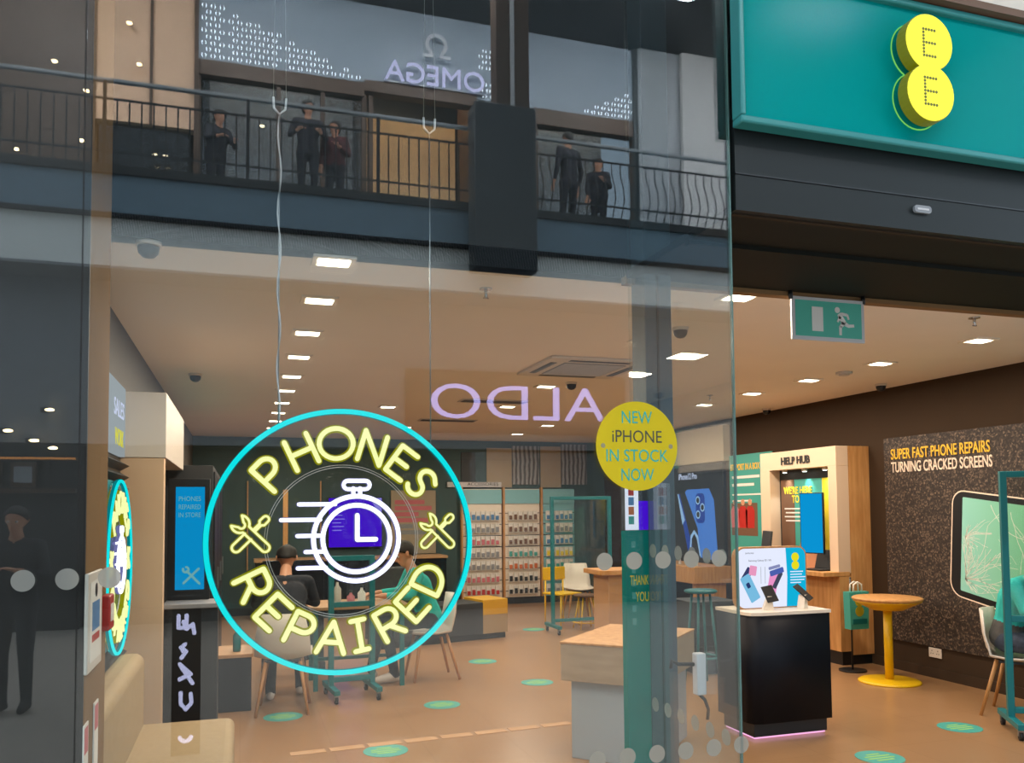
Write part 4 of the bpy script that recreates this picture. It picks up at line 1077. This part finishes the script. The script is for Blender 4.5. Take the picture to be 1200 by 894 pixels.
# ------------------------------------------------------------------ PEOPLE
def capsule(bm, a, b, r0, r1, n=12):
    a, b = Vector(a), Vector(b); d = b - a; L = d.length
    z = d.normalized() if L > 1e-6 else Vector((0, 0, 1)); x = z.orthogonal().normalized(); y = z.cross(x)
    prof = []
    for i in range(5): t_ = -PI / 2 + (PI / 2) * i / 4; prof.append((r0 * math.cos(t_), r0 * math.sin(t_)))
    for i in range(5): t_ = (PI / 2) * i / 4; prof.append((r1 * math.cos(t_), L + r1 * math.sin(t_)))
    rings = []
    for r, h in prof:
        r = max(r, 1e-4)
        rings.append([bm.verts.new(a + z * h + (x * math.cos(2 * PI * j / n) + y * math.sin(2 * PI * j / n)) * r) for j in range(n)])
    for A, B in zip(rings, rings[1:]):
        for j in range(n): bm.faces.new((A[j], A[(j + 1) % n], B[(j + 1) % n], B[j]))
    bm.faces.new(rings[0][::-1]); bm.faces.new(rings[-1])
def person(label, loc, rz, J, mats, vox=.012, face=True, group=None, sleeve='forearm', hair='short', s=1.0):
    """J: joints in local space (+Y is forward, +X the person's left... mirrored keys end in l / r). One continuous skin."""
    t = thing('person', label, 'person', loc, rz, group); t.scale = (s, s, s)
    bm = bmesh.new(); seg = []
    V = {k: Vector(v) for k, v in J.items()}
    def cap(a, b, r0, r1, mt): capsule(bm, a, b, r0, r1); seg.append((Vector(a), Vector(b), (r0 + r1) / 2, mt))
    top, leg, shoe = mats['top'], mats['leg'], mats['shoe']; sk = 'skin'
    pel, che, nek, hd = V['pelvis'], V['chest'], V['neck'], V['head']
    side = (V['shl'] - V['shr']).normalized()
    for o_ in (-.07, .07):
        cap(pel + side * o_, pel + (che - pel) * .45 + side * o_ * .8, .105, .10, mats.get('low', top))
        cap(pel + (che - pel) * .45 + side * o_ * .8, che + side * o_ * 1.1, .10, .115, top)
    cap(V['hipl'], V['hipr'], .10, .10, leg)
    cap(V['shl'] - side * .02, V['shr'] + side * .02, .062, .062, top)
    cap(che + (nek - che) * .55, nek + (hd - nek) * .35, .062, .05, sk)
    up = (hd - nek).normalized(); fwd = V.get('look', Vector((0, 1, 0))); fwd = (fwd - up * fwd.dot(up)).normalized(); rt = fwd.cross(up)
    cap(hd + up * .03 - fwd * .012, hd + up * .045 + fwd * .012, .083, .080, sk)            # skull
    cap(hd - up * .02 + fwd * .03, hd - up * .075 + fwd * .052, .058, .034, sk)             # face and jaw
    if face:
        cap(hd + fwd * .095 + up * .012, hd + fwd * .112 - up * .022, .009, .014, sk)       # nose
        cap(hd + fwd * .086 - up * .052 - rt * .016, hd + fwd * .086 - up * .052 + rt * .016, .010, .010, sk)  # lips
        for q in (-1, 1): cap(hd + rt * q * .082 - up * .012, hd + rt * q * .086 + up * .022 - fwd * .008, .011, .013, sk)  # ears
    for q in ('l', 'r'):
        cap(V['sh' + q], V['el' + q], .056, .045, top)
        cap(V['el' + q], V['el' + q] + (V['wr' + q] - V['el' + q]) * .7, .045, .036, top if sleeve == 'forearm' else sk)
        cap(V['el' + q] + (V['wr' + q] - V['el' + q]) * .7, V['wr' + q], .034, .026, sk)
        f = (V['wr' + q] - V['el' + q]).normalized(); f = (f * .7 + V.get('hand' + q, f) * .6).normalized()
        sd = f.cross(Vector((0, 0, 1))); sd = sd.normalized() if sd.length > .2 else side; nz = sd.cross(f)
        w = V['wr' + q]
        for o_ in (-.022, 0, .022): cap(w + f * .01 + sd * o_ * .7, w + f * .085 + sd * o_ * 1.2, .016, .014, sk)     # palm
        for o_, L in ((-.033, .060), (-.011, .075), (.011, .080), (.033, .070)):                                    # fingers
            k = w + f * .092 + sd * o_; m_ = k + f * L * .5 - nz * L * .18
            cap(k, m_, .0088, .0084, sk); cap(m_, m_ + f * L * .35 - nz * L * .42, .0084, .0074, sk)
        th = w + f * .03 + sd * (.03 if q == 'l' else -.03)
        ts = sd * (1 if q == 'l' else -1)
        cap(th, th + f * .03 + ts * .028, .0115, .0105, sk); cap(th + f * .03 + ts * .028, th + f * .062 + ts * .034 - nz * .008, .0105, .0085, sk)
        cap(V['hip' + q], V['kn' + q], .088, .062, leg); cap(V['kn' + q], V['an' + q], .060, .044, leg)
        cap(V['an' + q] - Vector((0, 0, .02)), V['to' + q], .045, .034, shoe)
        back = (V['an' + q] - V['to' + q]); back.z = 0
        cap(V['an' + q] - Vector((0, 0, .045)) + back.normalized() * .035, V['to' + q], .036, .034, shoe)
    bmesh.ops.recalc_face_normals(bm, faces=bm.faces)
    me = bpy.data.meshes.new('body'); bm.to_mesh(me); bm.free()
    o = bpy.data.objects.new('body', me); C.objects.link(o)
    r = o.modifiers.new('r', 'REMESH'); r.mode = 'VOXEL'; r.voxel_size = vox
    sm = o.modifiers.new('s', 'SMOOTH'); sm.iterations = 3 if vox > .009 else 5; sm.factor = .5
    dg = bpy.context.evaluated_depsgraph_get(); m2 = bpy.data.meshes.new_from_object(o.evaluated_get(dg))
    bpy.data.objects.remove(o); bpy.data.meshes.remove(me)
    names = []
    for _, _, _, mt in seg:
        if mt not in names: names.append(mt)
    m2.materials.clear()
    for mt in names: m2.materials.append(M[mt])
    for p in m2.polygons:
        c = p.center; best = 1e9; bi = 0
        for a, b, rr, mt in seg:
            d = b - a; tt = max(0, min(1, (c - a).dot(d) / max(d.dot(d), 1e-9))); dist = (c - a - d * tt).length - rr
            if dist < best: best = dist; bi = names.index(mt)
        p.material_index = bi; p.use_smooth = True
    b = bpy.data.objects.new('body', m2); C.objects.link(b); b.parent = t; m2.name = 'body'
    # hair cap: shell over the top and back of the skull
    F = Matrix(((rt.x, fwd.x, up.x, hd.x), (rt.y, fwd.y, up.y, hd.y), (rt.z, fwd.z, up.z, hd.z), (0, 0, 0, 1)))
    mb = MB(); N = 20; K = 8; grid = []
    for j in range(K + 1):
        row = []
        for i in range(N):
            a = 2 * PI * i / N; fr = math.sin(a)                     # fr=1 in front
            low = 1.12 - .52 * max(0, fr) + .40 * max(0, -fr)
            th_ = j / K * PI * .5 * (low + .12)
            R_ = .094 + .004 * math.sin(5 * a + j)
            q_ = min(th_, PI / 2); dr = max(0, th_ - PI / 2); row.append((R_ * (math.sin(q_) - .25 * dr) * math.cos(a), R_ * 1.06 * (math.sin(q_) - .25 * dr) * fr - .004, .04 + R_ * (math.cos(q_) - dr)))
        grid.append(row)
    v = [p for row in grid for p in row]; fcs = [(j * N + i, j * N + (i + 1) % N, (j + 1) * N + (i + 1) % N, (j + 1) * N + i) for j in range(K) for i in range(N)]
    mb._add(v, fcs, 'hair', True, F); h = mb.build('hair', t)
    sol = h.modifiers.new('t', 'SOLIDIFY'); sol.thickness = .012; sol.offset = -1
    if face:
        for q in (-1, 1):
            mb = MB().sphere((0, 0, 0), .011, 'paper', n=10, mtx=F @ Matrix.Translation((q * .032, .078, .010))).sphere((0, 0, 0), .006, 'black', n=8, mtx=F @ Matrix.Translation((q * .032, .087, .010)))
            mb.build('eye', t)
    return t
def standing(h=1.75, arms='down', look=(0, 1, 0), lean=0.0, step=0.0):
    k = h / 1.75
    J = dict(pelvis=(0, 0, .95), chest=(0, lean * .6, 1.32), neck=(0, lean, 1.49), head=(0, lean * 1.15 + .01, 1.625), shl=(.19, lean * .8, 1.42), shr=(-.19, lean * .8, 1.42),
             hipl=(.09, 0, .90), hipr=(-.09, 0, .90), knl=(.10, .03 + step * .5, .50), knr=(-.10, .03 - step * .3, .50), anl=(.10, step, .09), anr=(-.10, -step * .9, .09),
             tol=(.12, step + .16, .036), tor=(-.12, -step * .9 + .16, .036), look=look)
    if arms == 'down': J.update(ell=(.25, -.02, 1.13), elr=(-.25, -.02, 1.13), wrl=(.25, .07, .88), wrr=(-.25, .07, .88))
    elif arms == 'rail': J.update(ell=(.28, .08 + lean, 1.15), elr=(-.28, .08 + lean, 1.15), wrl=(.16, .30 + lean, 1.16), wrr=(-.16, .30 + lean, 1.16))
    else: J.update(ell=(.26, .02, 1.14), elr=(-.25, .0, 1.13), wrl=(.10, .24, 1.22), wrr=(-.25, .08, .88))
    return {a: (tuple(c * k for c in b) if a != 'look' else b) for a, b in J.items()}
def seated(lean=.16, look=(0, 1, -.4), knee=.10):
    return dict(pelvis=(0, .0, .60), chest=(0, lean * .75, .90), neck=(0, lean * 1.15, 1.06), head=(0, lean * 1.5, 1.19), shl=(.19, lean, 1.0), shr=(-.19, lean, 1.0),
                hipl=(.09, .03, .575), hipr=(-.09, .03, .575), knl=(.12, .45, .53), knr=(-.12, .45, .53), anl=(.12, .45 + knee, .09), anr=(-.12, .42 - knee * .5, .09),
                tol=(.13, .62 + knee, .036), tor=(-.13, .59 - knee * .5, .036), look=look,
                ell=(.25, lean + .08, .815), elr=(-.25, lean + .08, .815), wrl=(.14, lean + .34, .815), wrr=(-.14, lean + .34, .815))
person('customer in teal top and dark jeans seated on the white chair at the right edge', (5.652, 2.224, 0), math.radians(-150), dict(seated(.11, knee=-.06), head=(0, .34, 1.15), neck=(0, .19, 1.05)), dict(top='teal_shirt', low='greycloth', leg='jeans', shoe='shoe'), .008)
person('staff member in teal seated at the repair table behind the neon stopwatch', (1.74, 5.18, 0), math.radians(92), seated(.16), dict(top='teal_shirt', leg='darkcloth', shoe='shoe'), .010)
person('person in dark clothes seated behind the lower left of the neon ring', (.325, 4.30, 0), math.radians(-6), seated(.36), dict(top='darkcloth', leg='darkcloth', shoe='shoe'), .010)

# ------------------------------------------------------------------ THE MALL OPPOSITE (seen as reflection in the window)
struct('wall_opposite', MB().box(-6, 14, -10.6, -10.25, 2.6, 5.65, 'mall_grey').box(-6, -2.15, -10.6, -10.25, 0, 2.6, 'mall_dark').box(6.8, 14, -10.6, -10.25, 0, 2.6, 'mall_grey'), 'grey wall above the opposite ground floor shop')
struct('floor_gallery', MB().box(-8, 14, -15, -9.5, 5.65, 6.30, 'mall_slab').box(-8, 14, -9.54, -9.44, 5.63, 5.68, 'mall_iron').box(-8, 14, -9.52, -9.44, 6.22, 6.34, 'mall_iron'), 'blue grey upper gallery slab across the mall')
struct('trim_2', MB().box(-8, 14, -9.9, -9.56, 4.98, 5.66, 'mall_white').box(-8, 14, -10.3, -9.56, 4.94, 4.98, 'mall_grey'), 'pale beam below the gallery slab across the mall')
struct('ceiling_gallery', MB().box(-8, 14, -15, -9.0, 10.48, 10.9, 'mall_black'), 'dark roof over the upper gallery')
struct('column_gallery', MB().box(3.62, 4.15, -9.3, -9.0, 7.6, 12, 'mall_brown', .01).box(3.26, 4.24, -9.35, -8.95, 5.2, 7.72, 'mall_black', .02).box(3.84, 3.90, -9.0, -8.97, 7.7, 12, 'mall_light'), 'black pillar in front of the upper gallery')
struct('wall_gallery_left', MB().box(-8, -2.3, -11.7, -11.5, 6.3, 10.5, 'mall_brown').box(-2.3, -.75, -11.7, -11.5, 7.85, 10.5, 'mall_pink').box(-2.3, -2.24, -11.72, -11.45, 6.3, 10.5, 'mall_brown').box(-1.45, -1.41, -11.5, -11.46, 7.85, 10.5, 'mall_brown'), 'brown and rose upper walls at the left')
struct('wall_gallery_right', MB().box(7.2, 14, -11.7, -11.4, 6.3, 10.5, 'mall_grey').box(8.1, 9.0, -11.4, -11.3, 6.3, 10.5, 'mall_light'), 'grey stone upper wall at the right')
struct('wall_gallery_back', MB().box(-3, 7.2, -14.2, -14.0, 6.3, 10.5, 'mall_dark').box(2.0, 4.0, -13.2, -13.1, 6.3, 9.2, 'mall_warm').box(-.6, 1.95, -13.0, -12.9, 7.3, 10.2, 'mall_light').box(-.6, 1.95, -13.0, -12.9, 6.3, 7.3, 'mall_brown').box(5.2, 7.1, -13.0, -12.95, 7.3, 10.2, 'mall_light').box(5.2, 6.4, -13.0, -12.95, 6.3, 7.3, 'mall_brown').box(2.0, 2.05, -13.1, -11.7, 6.3, 10.2, 'mall_brown').box(4.05, 4.1, -13.1, -11.7, 6.3, 10.2, 'mall_brown').box(6.4, 7.0, -13.2, -13.1, 6.3, 8.6, 'mall_warm'), 'dim interior walls of the upper shop')
struct('window_4', MB().box(-2.2, -.85, -11.62, -11.6, 6.3, 7.85, 'dark_glass').box(-.66, 1.95, -11.62, -11.6, 6.3, 8.8, 'dark_glass').box(5.2, 7.1, -11.62, -11.6, 6.3, 8.9, 'dark_glass'), 'upper shop windows across the mall')
mb = MB()
for x in (-.72, .55, 1.28, 1.98, 2.1, 3.95, 5.15, 7.15): mb.box(x - .035, x + .035, -11.66, -11.52, 6.3, 8.85, 'mall_brown')
mb.box(-.75, 1.98, -11.68, -11.48, 8.80, 9.05, 'mall_brown').box(1.98, 4.0, -11.68, -11.46, 8.9, 9.1, 'mall_brown').box(5.1, 7.2, -11.68, -11.48, 8.75, 9.05, 'mall_brown').box(-.78, -.72, -11.6, -11.44, 6.3, 10.5, 'mall_brown').box(7.12, 7.2, -11.6, -11.44, 6.3, 10.5, 'mall_black')
struct('trim_1', mb, 'dark brown shop window frames of the upper shop')
area('upper_shop_light', (3.0, -12.3, 10.2), .5, 260, (1, .82, .58)); area('upper_shop_light', (6.3, -12.3, 10.2), .5, 200, (1, .86, .68)); area('upper_shop_light', (.6, -12.3, 10.2), .5, 230, (1, .9, .78))
# perforated fascia panels with lit holes
def perforated(label, x0, x1, test):
    t = thing('perforated_panel', label, 'panel', ((x0 + x1) / 2, -11.5, 9.05), 0, 'perforated upper fascia panels')
    w = (x1 - x0) / 2
    MB().box(-w, w, -.05, 0, 0, 1.42, 'perf').build('panel_sheet', t)
    mb = MB(); q = OPP((0, 0, 0))
    nx = int(2 * w / .14)
    for j in range(13):
        for i in range(nx):
            u = -w + .08 + i * .14 + (.07 if j % 2 else 0); z = .08 + j * .105
            if abs(u) < w - .03 and test(u, z):
                for sgn in (-1, 1): mb.prism([(-u + sgn * .016, z - .034), (-u + sgn * .034, z - .022), (-u + sgn * .042, z), (-u + sgn * .034, z + .022), (-u + sgn * .016, z + .034), (-u + sgn * .024, z)], .002, 'perf_hole', q)
    h = mb.build('lit_perforations', t); h['kind'] = 'stuff'
perforated('perforated grey panel with a rising band of lit holes above the upper left window', -.72, 1.98, lambda u, z: z < 1.05 - .36 * (u + 1.3) and not (abs((u + 1.35) % .9 - .45) < .02))
perforated('perforated grey panel behind the reflected watch-shop letters', 1.98, 5.1, lambda u, z: (u > .55 and u < 1.2 and z < 1.0 and (z < .3 or z > .5)))
perforated('perforated grey panel with lit holes low in its corner above the upper right window', 5.1, 7.15, lambda u, z: z < .02 + .55 * (u + .1))
t = thing('watch_shop_sign', 'blue-white lit letters and emblem of the watch shop, reflected upper centre', 'sign', (3.22, -11.42, 9.3))
text('OMEGA', 'omega_glow', OPP((0, .02, .0)), .36, 1.80, parent=t, ext=.03)
q = OPP((0.02, .02, .52)); om = arc(0, .05, .20, -50, 230, 24) ; inn = arc(0, .05, .14, 228, -48, 24)
mb = MB(); M['sign_silver'] = mat('sign_silver_letters', '#f2f2f4', .3)
mb.prism([(.26, -.19), (.26, -.14)] + [(.12, -.14)] + om + [(-.12, -.14), (-.26, -.14), (-.26, -.19), (-.06, -.19), (-.06, -.14)] + inn + [(.06, -.14), (.06, -.19)], .03, 'sign_silver', q); mb.build('emblem', t)
MB().box(-.9, .9, -.06, -.02, -.19, -.17, 'steel').build('mounting_rail', t)
# gallery railings
def railing(label, x0, x1, bow):
    t = thing('balcony_railing', label, 'railing', (x0, -9.48, 6.32), 0, 'gallery railings'); L = x1 - x0
    MB().box(0, L, -.035, .035, 1.17, 1.22, 'steel', .01).build('handrail', t)
    MB().box(0, L, -.012, .012, .93, .955, 'mall_iron').build('upper_rail', t)
    MB().box(0, L, -.012, .012, .20, .225, 'mall_iron').build('lower_rail', t)
    n = int(L / .155)
    for i in range(n):
        x = .07 + i * .155
        if i % 12 == 0: MB().box(x - .022, x + .022, -.025, .025, -.02, 1.17, 'mall_iron').build('post', t)
        elif bow: MB().tube([(x, 0, .93), (x, .0, .75), (x + .02, .07, .5), (x + .01, .12, .3), (x, .05, .1), (x, 0, 0)], .010, 'mall_iron', 6).build('baluster', t)
        else: MB().box(x - .009, x + .009, -.009, .009, 0, .93, 'mall_iron').build('baluster', t)
railing('iron gallery railing with straight balusters, reflected left of the black pillar', -5.6, 3.3, False)
railing('iron gallery railing with bowed balusters, reflected right of the black pillar', 4.26, 11.0, True)
# reflected shop sign on the ground floor opposite
t = thing('shoe_shop_sign', 'four lilac lit letters of the shop opposite, reflected in mid window', 'sign', (4.35, -10.25, 3.36))
text('ALDO', 'lilac', OPP((0, .06, 0)), .56, 3.0, parent=t, ext=.04, bold=-.006)
MB().box(-1.9, 1.9, .0, .05, -.5, .5, 'mall_dark').build('back_board', t)
struct('window_5', MB().box(-2.2, 6.8, -10.5, -10.48, 0, 2.6, 'dark_glass'), 'ground floor shop window across the mall')
struct('wall_shop_opposite', MB().box(-2.4, 6.9, -13.0, -12.9, 0, 2.6, 'mall_dark').box(-2.4, 6.9, -13, -10.3, 2.58, 2.66, 'mall_dark').box(-2.4, -2.3, -13, -10.5, 0, 2.6, 'mall_dark').box(6.8, 6.9, -13, -10.5, 0, 2.6, 'mall_dark'))
# upstairs and street lamps that read as warm glints
GL_ = [(-2.8, -11.9, 8.6), (-2.35, -12.2, 8.2), (-1.75, -11.2, 9.4), (-1.6, -11.2, 8.75), (-1.35, -12.4, 7.3), (-1.2, -12.4, 7.3), (-2.4, -11.2, 7.4), (-3.0, -11.3, 6.9), (-3.3, -11.3, 7.15), (.3, -12.3, 8.4), (1.2, -12.3, 8.3), (5.0, -12, 8.6)]
for i, (x, y, z) in enumerate(GL_):
    y = -11.38 if x < -2.3 else y if x > -.9 else -11.40
    t = thing('gallery_lamp', 'small warm lamp glinting in the reflection of the upper gallery', 'lamp', (x, y, z), 0, 'small lamps of the upper gallery')
    MB().cyl((0, 0, .0), .05, .03, 'mall_black', 14).build('housing', t); MB().sphere((0, 0.03, 0), .038, 'mall_lamp', (1.2, 1, .6), 10).build('bulb', t)
for i, (x, y, z) in enumerate([(-3.1, -10.15, 2.75), (-2.78, -10.15, 2.62), (-2.55, -10.15, 2.52), (-2.6, -10.15, 3.05)]):
    t = thing('track_lamp', 'small warm spot lamp glinting low at the left of the reflection', 'lamp', (x, y, z), 0, 'warm spot lamps of the opposite cafe')
    MB().cyl((-.05, 0, 0), .04, .1, 'mall_black', 12, axis='X').build('housing', t); MB().sphere((.06, .03, 0), .032, 'mall_lamp', (2.0, 1, .7), 10).build('bulb', t)
t = thing('cafe_shelf', 'long dark shelf edge with a warm strip light at the far left of the reflection', 'shelf', (-3.6, -10.2, 1.9))
MB().box(-2, 1.4, -.05, .1, 0, .06, 'mall_brown').box(-2, 1.4, -.05, .1, .45, .50, 'mall_brown').build('boards', t)
M['strip'] = glow('shelf_strip_light', '#ffb060', 1.6)
MB().box(-2, 1.4, .1, .11, .46, .49, 'strip').build('strip_light', t)
for i in range(6): MB().box(-1.5 + .42 * i, -1.5 + .42 * i + .3, -.03, .08, .08, .42, 'mall_brown').box(-1.46 + .42 * i, -1.24 + .42 * i, .08, .085, .14, .36, 'mall_grey').build('menu_board', t)
# upright lit letters reflected low at the left
t = thing('letter_totem', 'slim dark totem outside with upright lilac lit letter shapes, reflected low at left', 'totem', (-.345, -3.2, 0))
MB().box(-.09, .09, -.05, 0, .0, 1.05, 'mall_dark', .004).build('panel', t)
q = OPP((0, .001, 0))
Lt = [arc(0, .13, .038, 200, 340, 8), [(-.03, .40), (-.035, .34), (.0, .30), (.032, .34), (.032, .41)], [(-.04, .47), (.04, .60), (-.03, .53), (.04, .50)], arc(-.01, .70, .034, -60, 60, 6), [(.03, .64), (0, .68), (.035, .71)], [(-.05, .80), (-.04, .86), (.0, .83), (.02, .88)], [(.05, .92), (.05, .84), (.0, .84), (.0, .92)]]
for ln in Lt:
    mb = MB(); strokes(mb, [ln], .013, 'omega_glow', q); mb.build('letter_shape', t)
# passers-by
person('person in a dark coat standing outside, reflected at the far left of the window', (-1.76, -5.0, 0), math.radians(10), standing(1.66, 'phone'), dict(top='darkcloth', leg='darkcloth', shoe='rubber'), .016, True)
person('person in dark clothes standing upstairs behind the railing, left of the watch shop door', (.95, -10.4, 6.30), 0, standing(1.74, 'rail', (0.5, 1, -.2)), dict(top='darkcloth', leg='darkcloth', shoe='rubber'), .018)
person('person in a dark red top upstairs leaning beside the darker person at the railing', (1.38, -10.5, 6.30), math.radians(15), standing(1.5, 'phone', (-.4, 1, -.3)), dict(top='redcloth', leg='darkcloth', shoe='rubber'), .018)
person('person in black upstairs behind the railing below the left window', (-.42, -10.6, 6.30), math.radians(-30), standing(1.45, 'rail', (0, 1, -.3), .12), dict(top='darkcloth', leg='darkcloth', shoe='rubber'), .018)
person('tall person in a dark coat upstairs right of the black pillar', (5.42, -10.6, 6.30), math.radians(160), standing(1.95, 'down'), dict(top='darkcloth', leg='darkcloth', shoe='rubber'), .018)
person('shorter person in a black jacket upstairs facing the mall beside the tall person', (5.85, -10.3, 6.30), math.radians(20), standing(1.35, 'phone'), dict(top='darkcloth', leg='darkcloth', shoe='rubber'), .018)
